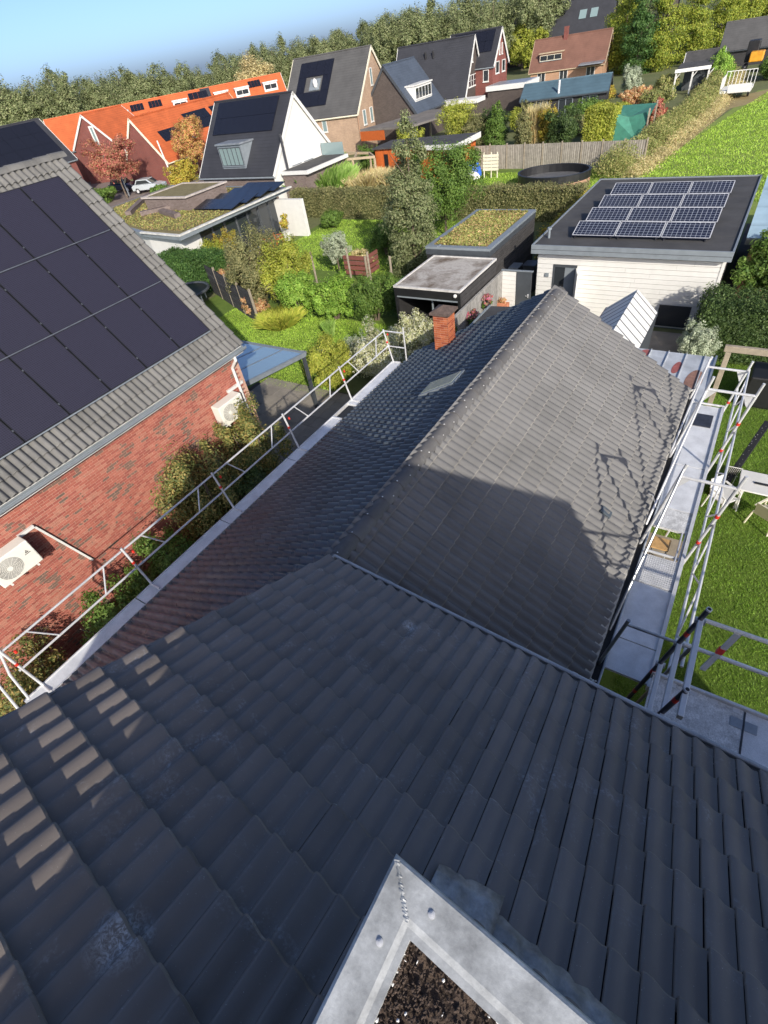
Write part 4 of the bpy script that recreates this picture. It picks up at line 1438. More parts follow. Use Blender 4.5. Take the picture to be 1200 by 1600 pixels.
for x, y, a, b, m in ((-.62, 14.35, .10, .36, faded), (-.12, 13.75, .20, .62, oval_brown), (-1.55, 15.0, .14, .22, faded), (-.62, 12.95, .12, .25, faded)):
    ob('oval_mark', MB().sheet([(x + a * math.cos(t) + .03 * math.sin(t), y + b * math.sin(t), zzf(y + b * math.sin(t)) + .004) for t in np.linspace(0, 2 * math.pi, 25)[:-1]]), m, zr)  # flat red and brown ovals just above the sheet
for x in (-2.2, .1):
    ob('post', MB().box(x - .05, x + .05, zy1 - .15, zy1 - .05, 0, 2.55), M['anth'], zr)
ob('gutter_edge', MB().box(zx1, zx1 + .05, zy0, zy1, 2.52, 2.66), M['zinc'], zr)

hd = thing('gabled_hood', 'white board-clad gabled hood standing between the tiled roof and the garage', 'hood', (-2.7, 17.8, 0))
rz_, ez_ = 2.72, 1.98
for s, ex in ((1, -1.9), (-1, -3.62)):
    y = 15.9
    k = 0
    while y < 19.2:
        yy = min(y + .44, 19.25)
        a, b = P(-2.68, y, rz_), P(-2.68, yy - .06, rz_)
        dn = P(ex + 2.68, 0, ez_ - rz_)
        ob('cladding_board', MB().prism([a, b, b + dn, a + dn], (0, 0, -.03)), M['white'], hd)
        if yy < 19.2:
            ob('dark_gap_strip', MB().prism([P(-2.68, yy - .06, rz_ + .004), P(-2.68, yy, rz_ + .004), P(-2.68, yy, rz_ + .004) + dn, P(-2.68, yy - .06, rz_ + .004) + dn], (0, 0, -.02)), M['anth'], hd)  # dark strip over each open gap, the gap's darkness put in as colour
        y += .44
    ob('backing', MB().prism([P(-2.68, 15.9, rz_ - .035), P(-2.68, 19.25, rz_ - .035), P(ex, 19.25, ez_ - .035), P(ex, 15.9, ez_ - .035)], (0, 0, -.04)), M['anth'], hd)
    ob('edge_board', MB().box(ex - .02, ex + .02, 15.9, 19.25, ez_ - .14, ez_ + .004), M['anth'], hd)
    ob('side_wall', MB().box(ex - .015, ex + .015, 16.2, 19.0, 0, ez_ - .14), M['anth'], hd)

# ------------------------------------------------------------------ carport, sheds, fence on the garden side
def stain_mat():
    t = NT('stained_felt')
    m = t.ramp(t.noise(.75, 7, .68, dist=.6), [(.46, (0, 0, 0)), (.66, (1, 1, 1))])
    g = t.ramp(t.noise(7, 5, .7), [(.3, (.75, .75, .75)), (.7, (1.15, 1.15, 1.15))])
    c = t.mix(m, (.44, .41, .37, 1), (.15, .115, .085, 1))
    return t.out(t.mix(1.0, c, g, 'MULTIPLY'), .9, 0, .2)


cp = thing('carport', 'flat-roofed black carport with moss-stained pale roof felt', 'carport', (-10.4, 19.9, 0))
cx0, cx1, cy0, cy1, cz = -12.02, -8.92, 18.03, 21.7, 2.6
ob('roof_felt', MB().box(cx0 + .08, cx1 - .08, cy0 + .08, cy1 - .08, cz - .12, cz - .02), stain_mat(), cp)
ob('roof_edge', MB().box(cx0, cx1, cy0, cy0 + .08, cz - .06, cz + .02).box(cx0, cx0 + .08, cy0 + .08, cy1, cz - .06, cz + .02).box(cx1 - .08, cx1, cy0 + .08, cy1, cz - .06, cz + .02).box(cx0 + .08, cx1 - .08, cy1 - .08, cy1, cz - .06, cz + .02), pmat('pale_edge', (.55, .53, .5, 1), .6), cp)
ob('fascia', MB().box(cx0 + .01, cx1 - .01, cy0 + .012, cy0 + .07, cz - .38, cz - .065), M['black'], cp)
for k in range(6):
    z0 = cz - .14 - k * .17
    ob('side_board', MB().box(cx1 - .06, cx1 - .015, cy0 + .08, cy1 - .02, z0 - .155, z0), M['timber_char'], cp)
ob('side_panel', MB().box(cx1 - .10, cx1 - .062, cy0 + .08, cy1, 0, cz - .12), M['timber_black'], cp)
ob('back_panel', MB().box(cx0, cx1 - .1, cy1 - .1, cy1 - .04, 0, cz - .12), M['timber_black'], cp)
ob('side_panel', MB().box(cx0 + .02, cx0 + .07, cy0 + .1, cy1 - .1, 0, cz - .12), M['timber_black'], cp)
for x in (cx0 + .02, cx1 - .12):
    ob('post', MB().box(x, x + .10, cy0 + .02, cy0 + .12, 0, cz - .385), M['black'], cp)
ob('screen_frame', MB().box(cx0 + .12, cx1 - .12, cy0 + .03, cy0 + .07, cz - .46, cz - .40).box(-10.5, -10.44, cy0 + .5, cy0 + .55, 0, cz - .4), M['greytrim'], cp)
ob('lamp', MB().sphere((-9.12, cy0 - .04, cz - .17), .075, 10, 6), M['white'], cp)

gs = thing('green_roof_shed', 'long dark boarded shed with a sedum-planted flat roof', 'shed', (-10.9, 24.8, 0))
sx0, sx1, sy0, sy1, sz = -12.55, -9.33, 21.9, 27.68, 2.9
ob('wall', MB().box(sx0 + .06, sx1 - .06, sy0 + .06, sy1 - .06, 0, sz - .3), M['timber_black'], gs)
for k in range(14):
    z0 = sz - .36 - k * .18
    ob('board', MB().box(sx1 - .058, sx1 - .02, sy0 + .05, sy1 - .05, z0 - .165, z0), M['timber_char'], gs)
    ob('board', MB().box(sx0 + .05, sx1 - .06, sy0 + .02, sy0 + .058, z0 - .165, z0), M['timber_black'], gs)
ob('roof_edge', MB().box(sx0, sx1, sy0, sy0 + .30, sz - .1, sz).box(sx0, sx0 + .26, sy0 + .3, sy1, sz - .1, sz).box(sx1 - .26, sx1, sy0 + .3, sy1, sz - .1, sz).box(sx0 + .26, sx1 - .26, sy1 - .26, sy1, sz - .1, sz), M['greytrim'], gs)
ob('fascia', MB().box(sx0 + .02, sx1 - .005, sy0 + .005, sy0 + .055, sz - .34, sz - .105).box(sx1 - .055, sx1 - .012, sy0 + .06, sy1, sz - .34, sz - .105), M['anth'], gs)
ob('sedum_bed', MB().box(sx0 + .26, sx1 - .26, sy0 + .3, sy1 - .26, sz - .12, sz - .02), M['sedum'], gs)
ob('roof_outlet', MB().box(sx0 + .62, sx0 + .70, sy0 + .02, sy0 + .3, sz + .001, sz + .03), M['zinc'], gs)

pf2 = thing('plank_fence', 'silvered plank fence hung with flower baskets beside the carport', 'fence', (-8.7, 19.5, 0))
for k in range(27):
    y = 16.85 + k * .186
    ob('plank', MB().box(-8.74, -8.70, y, y + .178, .05, 2.0 + RNG.uniform(-.01, .01)), M['timber_grey'], pf2)
ob('top_rail', MB().box(-8.77, -8.67, 16.85, 21.88, 2.012, 2.05), M['timber_grey'], pf2)
for y in (16.9, 18.6, 20.3, 21.8):
    ob('post', MB().box(-8.83, -8.745, y, y + .08, 0, 2.0), M['timber'], pf2)

gt = thing('side_gate', 'dark grey flush door in a white boarded screen beside the garage', 'gate', (-8, 21.8, 0))
ob('door_leaf', MB().box(-8.02, -7.35, 21.78, 21.83, .1, 2.08), M['anth'], gt)
ob('handle', MB().box(-7.47, -7.43, 21.72, 21.78, 1.02, 1.16).box(-7.56, -7.43, 21.72, 21.735, 1.08, 1.10), M['alu'], gt)
for k in range(11):
    ob('cladding_board', MB().box(-8.68, -8.05, 21.79, 21.83, .08 + k * .18, .08 + k * .18 + .17), M['white'], gt)
ob('coping', MB().box(-8.72, -7.3, 21.76, 21.86, 2.09, 2.13), M['greytrim'], gt)

fr = thing('lean_to_roof', 'small grey felt lean-to roof below the flower baskets', 'roof', (-7.4, 17, 0))
ob('felt', MB().prism([(-7.62, 13.0, 2.15), (-6.0, 13.0, 2.25), (-6.0, 18.05, 2.25), (-7.62, 18.05, 2.15)], (0, 0, -.08)), M['bitumen'], fr)
ob('edge', MB().box(-7.68, -7.63, 13.0, 18.05, 2.02, 2.2), M['greytrim'], fr)
ob('wall', MB().box(-7.5, -6.2, 13.1, 17.9, 0, 2.05), M['timber_char'], fr)

for k, (x, y, lab) in enumerate(((-9.2, 24.6, 'grey wheelie bin with a bar handle behind the boarded screen'), (-8.5, 25.0, 'dark wheelie bin next to the garage wall'))):
    t = thing('wheelie_bin', lab, 'bin', (x, y, 0))
    ob('body', MB().prism([(x - .28, y - .3, .05), (x + .28, y - .3, .05), (x + .30, y - .34, 1.25), (x - .30, y - .34, 1.25)], (0, .62, 0)), M['anth'], t, bevel=.03)
    ob('lid', MB().box(x - .32, x + .32, y - .38, y + .34, 1.255, 1.32), M['greytrim' if k == 0 else 'anth'], t, bevel=.02)
    ob('handle', MB().tube((x - .2, y + .36, 1.3), (x + .2, y + .36, 1.3), .02, 6), M['black'], t)
    for s in (-1, 1):
        ob('wheel', MB().tube((x + s * .27, y + .3, .1), (x + s * .33, y + .3, .1), .1, 12), M['black'], t)

# ------------------------------------------------------------------ houses across the gardens
class House:
    def __init__(self, name, label, X, Y, th, L, W, He, Hr, wallm, roofm, oh=.25, trim='white', gablem=None, cat='house', group=None):
        self.o = V3(X, Y, 0)
        t = math.radians(th)
        self.u, self.v = V3(math.cos(t), math.sin(t), 0), V3(-math.sin(t), math.cos(t), 0)
        self.L, self.W, self.He, self.Hr = L, W, He, Hr
        self.t = thing(name, label, cat, tuple(self.p(L / 2, W / 2, 0)), group)
        ob('wall', MB().prism([self.p(.05, .05, 0), self.p(L - .05, .05, 0), self.p(L - .05, W - .05, 0), self.p(.05, W - .05, 0)], (0, 0, He - .02)), M[wallm], self.t)
        sl = (Hr - He) / (W / 2)
        for uu in (.05, L - .30):
            ob('gable', MB().prism([self.p(uu, .05, He - .02), self.p(uu, W - .05, He - .02), self.p(uu, W / 2, Hr - .12)], self.u * .25), M[gablem or wallm], self.t)
        self.slopes = {}
        for side, ve in ((0, 0), (1, W)):
            a, b = self.p(-oh, W / 2, Hr), self.p(L + oh, W / 2, Hr)
            d = self.p(0, ve, He) - self.p(0, W / 2, Hr)
            ln = np.linalg.norm(d)
            d /= ln
            n = np.cross(self.u, d)
            n = n if n[2] > 0 else -n
            ln2 = ln + .3
            self.slopes[side] = (self.p(0, W / 2, Hr), d, n, ln2)
            r = ob('roof', MB().prism([a - n * .0, b - n * .0, b + d * ln2, a + d * ln2], -n * .14), M[roofm], self.t)
            for q in (a - self.u * .03, b - self.u * .03):
                ob('bargeboard', MB().obox(q - n * .24, d * ln2, self.u * .06, n * .26), M[trim], r)
            ob('eave_gutter', MB().obox(a + d * ln2 - n * .16, b - a, d * .12, n * .10), M[trim if trim != 'white' else 'greytrim'], r)
        ob('ridge', MB().tube(self.p(-oh, W / 2, Hr - .02), self.p(L + oh, W / 2, Hr - .02), .10, 6), M[roofm], self.t)

    def p(self, a, b, z):
        return self.o + self.u * a + self.v * b + V3(0, 0, z)

    def window(self, face, c0, c1, z0, z1, n=1, frame='white', glass='glass', fw_=.07, bars=0):
        """face g0/gL gable ends, s0/s1 long sides"""
        if face == 'g0':
            A, e, out = self.p(.05, c0, z0), self.v, -self.u
        elif face == 'gL':
            A, e, out = self.p(self.L - .05, c0, z0), self.v, self.u
        elif face == 's0':
            A, e, out = self.p(c0, .05, z0), self.u, -self.v
        else:
            A, e, out = self.p(c0, self.W - .05, z0), self.u, self.v
        return win(self.t, A, e * (c1 - c0), V3(0, 0, z1 - z0), out, n, frame, glass, fw_, bars)

    def roof_pt(self, side, a, s, n=0.0):
        o, d, nn, ln = self.slopes[side]
        return o + self.u * a + d * s + nn * n

    def panels(self, side, a0, a1, s0, s1, nx, ny, skip=()):
        o, d, nn, ln = self.slopes[side]
        wa, ws = (a1 - a0) / nx, (s1 - s0) / ny
        for i in range(nx):
            for j in range(ny):
                if (i, j) in skip:
                    continue
                ob('solar_panel', MB().obox(self.roof_pt(side, a0 + i * wa + .012, s0 + j * ws + .012, .05), self.u * (wa - .024), d * (ws - .024), nn * .04), M['pv_far'], self.t)

    def dormer(self, side, a0, a1, s_base, h, wallm='white', roofm='greytrim', npane=4, glass='glass', frame='anth', inset=.12, out_roof=.15, wing=0.0):
        """flat-roofed dormer standing on the slope with its front at s_base"""
        o, d, nn, ln = self.slopes[side]
        f0, f1 = self.roof_pt(side, a0, s_base), self.roof_pt(side, a1, s_base)
        hd_ = V3(d[0], d[1], 0)
        hd_ /= np.linalg.norm(hd_)
        back = -hd_ * (h / (-d[2]) * math.hypot(d[0], d[1]) + .05)
        base = V3(0, 0, -.25)
        dm = ob('dormer', MB().prism([f0 + base, f1 + base, f1 + back + base, f0 + back + base], (0, 0, h + .25)), M[wallm], self.t)
        ob('dormer_roof', MB().prism([f0 + hd_ * out_roof - self.u * .1 + V3(0, 0, h), f1 + hd_ * out_roof + self.u * .1 + V3(0, 0, h), f1 + back + self.u * .1 + V3(0, 0, h), f0 + back - self.u * .1 + V3(0, 0, h)], (0, 0, .12)), M[roofm], dm)
        A = f0 + self.u * inset + V3(0, 0, .22)
        win(self.t, A, f1 - f0 - self.u * 2 * inset, V3(0, 0, h - .40), hd_, npane, frame, glass, .05)
        return dm


def win(parent, A, e, up_, out, n=1, frame='white', glass='glass', fw_=.07, bars=0):
    le = np.linalg.norm(e)
    ee = e / le
    hu = np.linalg.norm(up_)
    m = MB()
    m.obox(A, e, V3(0, 0, fw_), out * .05)
    m.obox(A + V3(0, 0, hu - fw_), e, V3(0, 0, fw_), out * .05)
    for k in range(n + 1):
        m.obox(A + ee * ((le - fw_) * k / n) + V3(0, 0, fw_), ee * fw_, V3(0, 0, hu - 2 * fw_), out * .05)
    for k in range(bars):
        m.obox(A + ee * fw_ + V3(0, 0, hu * (k + 1) / (bars + 1)), e - ee * 2 * fw_, V3(0, 0, .035), out * .048)
    w = ob('window', m, M[frame], parent)
    for k in range(n):
        a = A + ee * ((le - fw_) * k / n + fw_) + V3(0, 0, fw_)
        ob('pane', MB().obox(a, ee * ((le - fw_) / n - fw_), V3(0, 0, hu - 2 * fw_), out * .02), M[glass], w)
    ob('sill', MB().obox(A - ee * .05 + V3(0, 0, -.07), e + ee * .1, V3(0, 0, .065), out * .10), M['greytrim'] if frame != 'white' else M['white'], w)
    return w


# white-gabled house
h = House('white_gabled_house', 'steep black-roofed house with a white plastered gable and a zinc dormer', -35.75, 46.35, 178, 9.53, 8.74, 2.99, 7.8, 'brick_brown', 'roof_black', .2, 'white', 'white')
ob('gable_render', MB().prism([h.p(.03, .06, .4), h.p(.03, 8.68, .4), h.p(.03, 8.68, 2.97), h.p(.03, 4.37, 7.62), h.p(.03, .06, 2.97)], -h.u * .04), M['white'], h.t)
h.window('g0', 4.92, 6.12, 2.95, 5.02, 2, 'anth', 'glass_pale')
h.window('g0', 3.27, 4.47, 2.95, 5.0, 2, 'anth', 'glass_pale')
h.panels(1, 1.15, 8.95, .22, 3.05, 9, 2)
h.dormer(1, 3.4, 6.45, 6.05, 1.75, 'greytrim', 'zinc', 5, 'glass_pale', 'anth')
ob('balcony_deck', MB().box(-35.7, -32.75, 38.3, 44.4, 2.62, 2.88), M['white'], h.t)
ob('balcony_floor', MB().box(-35.6, -33.0, 38.5, 44.2, 2.881, 2.90), M['bitumen'], h.t)
ob('glass_balustrade', MB().box(-35.6, -33.1, 44.28, 44.31, 2.9, 3.8), M['glass_pale'], h.t)
ob('flue', MB().tube((-35.55, 39.1, 2.8), (-35.55, 39.1, 5.4), .11, 10), M['dark_tube'], h.t)
ob('extension_wall', MB().box(-35.7, -33.2, 38.45, 44.3, 0, 2.62), M['brick_brown'], h.t)

# beige brick house
h = House('beige_brick_house', 'tall beige brick house with a grey roof and a black solar array around a skylight', -44.42, 72.26, 188.44, 10.49, 11.41, 4.07, 9.39, 'brick_beige', 'roof_grey', .15, 'cream')
h.panels(1, 4.5, 9.2, .85, 6.5, 4, 3, skip=((1, 1), (2, 1)))
ob('skylight', MB().obox(h.roof_pt(1, 5.9, 3.1, .02), h.u * 1.4, h.slopes[1][1] * 1.4, h.slopes[1][2] * .10), M['greytrim'], h.t)
ob('roof_ornament', MB().sphere(h.roof_pt(1, 6.4, 3.9, .35), (.3, .25, .5), 8, 6), M['white'], h.t)
for c0, c1, z0, z1 in ((5.95, 6.6, 5.9, 7.5), (9.0, 9.85, 2.55, 4.0), (7.0, 7.8, 2.55, 4.0), (4.9, 5.7, 2.55, 3.95), (2.8, 3.65, 2.5, 3.95)):
    h.window('g0', c0, c1, z0, z1, 1, 'white', 'glass_pale')
h.window('s1', 4.3, 4.95, 2.5, 3.9, 1, 'white', 'glass_pale')
ob('downpipe', MB().tube(h.p(-.05, 11.45, 3.9), h.p(-.05, 11.45, 0), .06, 8), M['brick_tan'], h.t)

# dark bungalow with the white dormer
h = House('dark_bungalow', 'dark brick bungalow with blue-grey tiles and a wide white dormer', -37.5, 65.8, 91.5, 7.57, 7.9, 2.95, 7.54, 'brick_dark', 'roof_blue', .15, 'anth')
h.dormer(0, 1.2, 5.6, 5.0, 1.45, 'white', 'white', 5, 'glass', 'white')

# black-roofed house with a pointed gable
h = House('black_roofed_house', 'large black-roofed house with white-edged brown pointed gable', -36.86, 83.71, 184.5, 10.5, 7.41, 2.95, 8.47, 'brick_dark', 'roof_black', .25, 'white')
h.window('g0', 2.82, 5.65, 3.5, 4.7, 3, 'white', 'glass', bars=1)
h.window('g0', 3.9, 4.25, 5.9, 7.0, 1, 'white')
for a in (5.2, 6.3):
    ob('roof_vent', MB().tube(h.roof_pt(1, a, 1.9), h.roof_pt(1, a, 1.9) + V3(0, 0, .75), .13, 8), M['black'], h.t)
ob('flat_extension', MB().box(-42.5, -33.4, 74.0, 76.5, 2.3, 2.75), M['white'], h.t)
ob('extension_wall', MB().box(-42.3, -33.6, 74.2, 83.6, 0, 2.3), M['brick_dark'], h.t)
for k in range(5):
    ob('canopy_rib', MB().box(-41 + k * 1.3, -40.9 + k * 1.3, 73.0, 74.0, 2.35, 2.5), M['white'], h.t)

# red-brown gabled house behind
h = House('red_gabled_house', 'dark-roofed house with narrow red brick gable and white windows', -34.0, 85.2, 178.2, 7.0, 4.6, 5.4, 8.7, 'brick_red', 'roof_black', .2, 'white')
for c0, c1, z0, z1 in ((.7, 1.7, 4.3, 5.5), (2.6, 3.7, 4.3, 5.5), (1.6, 1.9, 6.1, 7.2), (2.4, 2.7, 6.1, 7.2)):
    h.window('g0', c0, c1, z0, z1, 1, 'white')
h.window('s1', .6, 1.4, 3.7, 4.9, 1, 'white')
h.panels(1, .6, 6.4, .2, 2.6, 5, 2)
ob('flat_extension', MB().box(-34, -28.5, 78, 82.5, 2.9, 3.4), M['white'], h.t)
ob('extension_wall', MB().box(-33.8, -28.8, 78.2, 82.3, 0, 2.9), M['brick_dark'], h.t)
ob('extension_roof', MB().box(-33.7, -28.8, 78.3, 82.2, 3.401, 3.44), M['zinc'], h.t)

# brown-roofed bungalow
h = House('brown_bungalow', 'tan brick bungalow with a wide brown tiled roof and low dormer', -27.41, 113.45, 184.83, 11.49, 6.3, 2.2, 5.81, 'brick_tan', 'roof_brown', .3, 'timber_pale')
h.dormer(1, 6.6, 10.3, 3.75, 1.1, 'roof_brown', 'timber_pale', 3, 'glass', 'cream')
for a in (1.2, 5.4, 9.0):
    h.window('s1', a, a + 1.3, .6, 1.9, 2, 'white')
h.window('g0', 2.4, 3.3, 2.6, 3.8, 1, 'white')
ob('chimney', MB().box(-34.2, -33.6, 109.3, 109.9, 5, 6.9), M['brick_red'], h.t)
ob('canopy', MB().prism([h.p(-.2, 6.5, 2.3), h.p(3.4, 6.5, 2.3), h.p(3.4, 8.4, 2.2), h.p(-.2, 8.4, 2.2)], (0, 0, .12)), M['zinc'], h.t)

# long garden shed with blue-green tiles
h = House('tiled_garden_shed', 'long low shed with blue-green tiled roof behind the garden trees', -18.9, 80.0, 190.4, 9.46, 5.5, 2.3, 3.4, 'timber_black', 'roof_teal', .2, 'anth', cat='shed')
for a in (1.0, 3.6, 6.4):
    h.window('s1', a, a + 1.6, .3, 1.9, 2, 'greytrim')
ob('flue', MB().tube((-23.2, 74.0, .5), (-23.2, 74.0, 3.6), .13, 8), M['alu'], h.t)

# orange-roofed rows
h = House('orange_terrace_gable', 'orange-roofed terrace with plain red brick gable and flat black roof panels', -64.5, 49.2, 98.3, 20.5, 7.3, 2.5, 7.1, 'brick_red', 'roof_orange', .15, 'cream')
h.panels(0, 2.2, 6.6, 2.4, 5.2, 3, 2, skip=((0, 1),))
h.panels(0, 8.3, 13.4, 1.2, 3.6, 4, 2)
h.panels(0, 14.2, 19.5, 1.2, 3.6, 4, 2)
ob('roof_light', MB().obox(h.roof_pt(0, 7.1, 3.4, .02), h.u * .7, h.slopes[0][1] * 1.1, h.slopes[0][2] * .08), M['greytrim'], h.t)
ob('drainpipe', MB().tube(h.p(-.1, .4, 4.6), h.p(-.1, .1, .2), .09, 6), M['white'], h.t)
h = House('orange_cross_gable', 'orange-roofed cross wing whose red brick gable has one tall white slit window', -78.6, 52.6, 105.3, 8.5, 7.7, 4.5, 7.95, 'brick_red', 'roof_orange', .15, 'white')
h.window('g0', 2.8, 3.6, 2.6, 6.6, 1, 'white', 'glass_pale', .2)
ob('link_building', MB().prism([h.p(1.0, .0, 0), h.p(8.0, .0, 0), h.p(8.0, -6, 0), h.p(1.0, -6, 0)], (0, 0, 3.4)), M['white'], h.t)
h = House('orange_long_terrace', 'long orange-roofed terrace with white dormers and rows of small solar panels', -90.7, 50, 51, 36.7, 9, 4.2, 7.9, 'brick_red', 'roof_orange', .15, 'white')
for a0 in (10.0, 19.0, 25.5, 28.8, 33.4):
    h.dormer(0, a0, a0 + 2.2, 2.9, 1.05, 'white', 'white', 2, 'glass', 'white')
for a0, w_ in ((7.6, 2.0), (12.6, 2.0), (15.4, 2.0), (21.6, 3.0), (31.2, 2.0)):
    h.panels(0, a0, a0 + w_, .5, 1.7, 4, 1)
ob('black_roof_section', MB().obox(h.roof_pt(0, 23.6, .1, .03), h.u * 1.5, h.slopes[0][1] * 3.4, h.slopes[0][2] * .03), M['roof_black'], h.t)
h = House('dark_roofed_neighbour', 'dark-roofed house with black solar panels just behind the brick house ridge', -78.2, 33.3, 89.2, 12, 8.83, 4.14, 8.49, 'brick_red', 'roof_black', .25, 'white')
h.panels(0, 2.4, 11.4, .3, 5.2, 5, 3)

# distant dark roofs at the end of the gardens
for k, (X, Y, th, L, W, He, Hr, rm_) in enumerate(((-36, 150, 185, 12, 8, 4.2, 9.6, 'roof_black'), (-50, 158, 182, 10, 8, 4.0, 9.4, 'roof_black'), (-28, 172, 176, 12, 9, 4.6, 11.2, 'roof_black'), (-3, 150, 182, 12, 9, 4.5, 10, 'roof_black'))):
    lab = ('distant black-roofed house with two pale skylights behind the brown bungalow', 'distant black-roofed house with white dormer beside the red maple', 'distant black-roofed house rising above the tall conifers', 'dark house with white window behind the slate-roofed barn')[k]
    h = House('distant_house', lab, X, Y, th, L, W, He, Hr, 'brick_dark', rm_, .2, 'anth')
    if k == 0:
        for a in (3.0, 5.2):
            ob('skylight', MB().obox(h.roof_pt(1, a, 2.2, .02), h.u * 1.4, h.slopes[1][1] * 1.6, h.slopes[1][2] * .08), M['glass_pale'], h.t)
    elif k == 1:
        h.dormer(1, 2.5, 6.0, 4.4, 1.6, 'white', 'white', 3, 'glass', 'white')
    elif k == 3:
        h.window('s1', 4, 7, 2.2, 3.6, 3, 'white')
bn_ = House('slate_barn', 'low barn with pale weathered slate roof beside the meadow', -3.0, 112, 184, 8, 7, 2.0, 4.6, 'timber_black', 'roof_grey', .2, 'anth', cat='barn')

# garden shed with white porch
ws = House('white_porch_shed', 'dark garden shed with white trimmed porch gable beside the conifers', -9.0, 91.5, 186, 3.6, 4.0, 2.2, 3.4, 'anth', 'bitumen', .3, 'white', cat='shed')
ob('porch_roof', MB().prism([(-12.6, 83.6, 2.25), (-9.1, 84.4, 2.25), (-9.1, 87.4, 2.55), (-12.6, 86.8, 2.55)], (0, 0, .10)), M['bitumen'], ws.t)
ob('porch_fascia', MB().prism([(-12.65, 83.55, 2.1), (-9.05, 84.35, 2.1), (-9.05, 84.35, 2.42), (-12.65, 83.55, 2.42)], (0, -.06, 0)), M['white'], ws.t)
for x, y in ((-12.5, 83.7), (-10.8, 84.05), (-9.2, 84.4)):
    ob('post', MB().box(x - .08, x + .08, y, y + .16, 0, 2.1), M['white'], ws.t)
    ob('knee_brace', MB().tube((x, y + .08, 1.5), (x + .45, y + .15, 2.1), .05, 6), M['white'], ws.t)

# flat-roofed sedum house
an = thing('sedum_roof_house', 'low house with a wide sedum roof, stone parapets and glazed garden front', 'house', (-36, 28, 0))
ob('wall', MB().prism([(-30.9, 22.3, 0), (-34.6, 22.6, 0), (-44.5, 25.6, 0), (-45.5, 34.0, 0), (-33.4, 33.6, 0), (-30.9, 32.0, 0)], (0, 0, 2.68)), M['white'], an)
ob('roof_slab', MB().prism([(-29.96, 21.7, 2.7), (-34.4, 22.15, 2.7), (-46.0, 25.0, 2.7), (-46.2, 34.8, 2.7), (-30.3, 33.0, 2.7)], (0, 0, .22)), M['greytrim'], an)
ob('roof_rim', MB().obox((-30.15, 21.7, 2.921), (.2, 0, 0), (0, 11.2, 0), (0, 0, .10)).obox((-34.4, 22.0, 2.921), (4.2, -.3, 0), (0, .2, 0), (0, 0, .10)), pmat('pale_rim', (.55, .54, .5, 1), .6), an)
ob('sedum_bed', MB().prism([(-30.4, 22.1, 2.922), (-34.4, 22.5, 2.922), (-45.6, 25.4, 2.922), (-45.8, 34.2, 2.922), (-31, 32.8, 2.922)], (0, 0, .04)), M['sedum'], an)
for a, b in (((-34.2, 25.0), (-37.2, 26.0)), ((-36.5, 27.6), (-38.6, 25.4)), ((-40.5, 25.4), (-44.5, 30.5))):
    a, b = V3(*a, 2.96), V3(*b, 2.96)
    n_ = np.cross(b - a, (0, 0, 1))
    n_ /= np.linalg.norm(n_)
    ob('parapet', MB().obox(a, b - a, n_ * .45, (0, 0, .30)), M['brick_brown'], an)
ob('roof_lantern', MB().box(-39.8, -34.9, 27.0, 31.0, 2.96, 3.75), M['brick_brown'], an)
ob('lantern_rim', MB().box(-39.95, -34.75, 26.85, 27.1, 3.751, 3.85).box(-39.95, -39.7, 27.1, 30.9, 3.751, 3.85).box(-35.0, -34.75, 27.1, 30.9, 3.751, 3.85).box(-39.95, -34.75, 30.9, 31.15, 3.751, 3.85), pmat('stone_rim', (.42, .37, .33, 1), .8), an)
ob('lantern_sedum', MB().box(-39.7, -35.0, 27.1, 30.9, 3.752, 3.80), M['sedum'], an)
for i in range(4):
    for j in range(4):
        x, y = -34.3 + i * .98, 26.9 + j * 1.5
        ob('solar_panel', MB().obox((x, y, 3.05), (.95, 0, 0), (0, 1.42, .26), (0, -.01, .04)), M['pv_far'], an)
for k in range(7):
    y = 24.0 + k * 1.15
    win(an, V3(-30.9, y, .1), V3(0, 1.1, 0), V3(0, 0, 2.4), V3(1, 0, 0), 1, 'anth', 'glass', .06)
ob('garden_wall', MB().box(-31.0, -28.2, 31.6, 31.9, 0, 2.45), M['white'], an)
for k, (x, y) in enumerate(((-29.6, 28.6), (-29.3, 29.6))):
    chair(x, y, 1.8 + k * .4, 'orange_wood', ('orange-brown terrace chair beside the glazed garden front', 'second orange-brown terrace chair next to the white garden wall')[k])

# orange timber shed
sh = thing('orange_shed', 'orange timber shed with flat roof and slanted white fascia', 'shed', (-27.5, 49.5, 0))
for k in range(38):
    x = -31.95 + k * .215
    z1 = 2.5 if x > -27.4 or True else 2.5
    ob('cladding_board', MB().box(x, x + .205, 47.62, 47.66, .05, z1), M['orange_wood'], sh)
ob('wall', MB().prism([(-31.95, 47.67, 0), (-23.7, 47.67, 0), (-23.2, 51.0, 0), (-31.95, 51.0, 0)], (0, 0, 2.5)), M['orange_wood'], sh)
ob('roof', MB().prism([(-32.2, 47.4, 2.52), (-27.4, 47.4, 2.52), (-22.9, 46.4, 2.62), (-22.9, 51.2, 2.62), (-32.2, 51.2, 2.52)], (0, 0, .10)), M['bitumen'], sh)
ob('fascia', MB().prism([(-27.6, 47.3, 2.35), (-22.85, 46.3, 2.35), (-22.85, 46.3, 2.76), (-27.6, 47.3, 2.66)], (0, -.08, 0)).box(-22.84, -22.76, 46.3, 51.2, 2.35, 2.76), M['white'], sh)
for x in (-31.0, -29.2, -27.9):
    ob('window', MB().box(x, x + .45, 47.60, 47.618, .9, 2.1), M['black'], sh)
ob('post', MB().box(-23.2, -23.05, 46.5, 46.65, 0, 2.35), M['orange_wood'], sh)

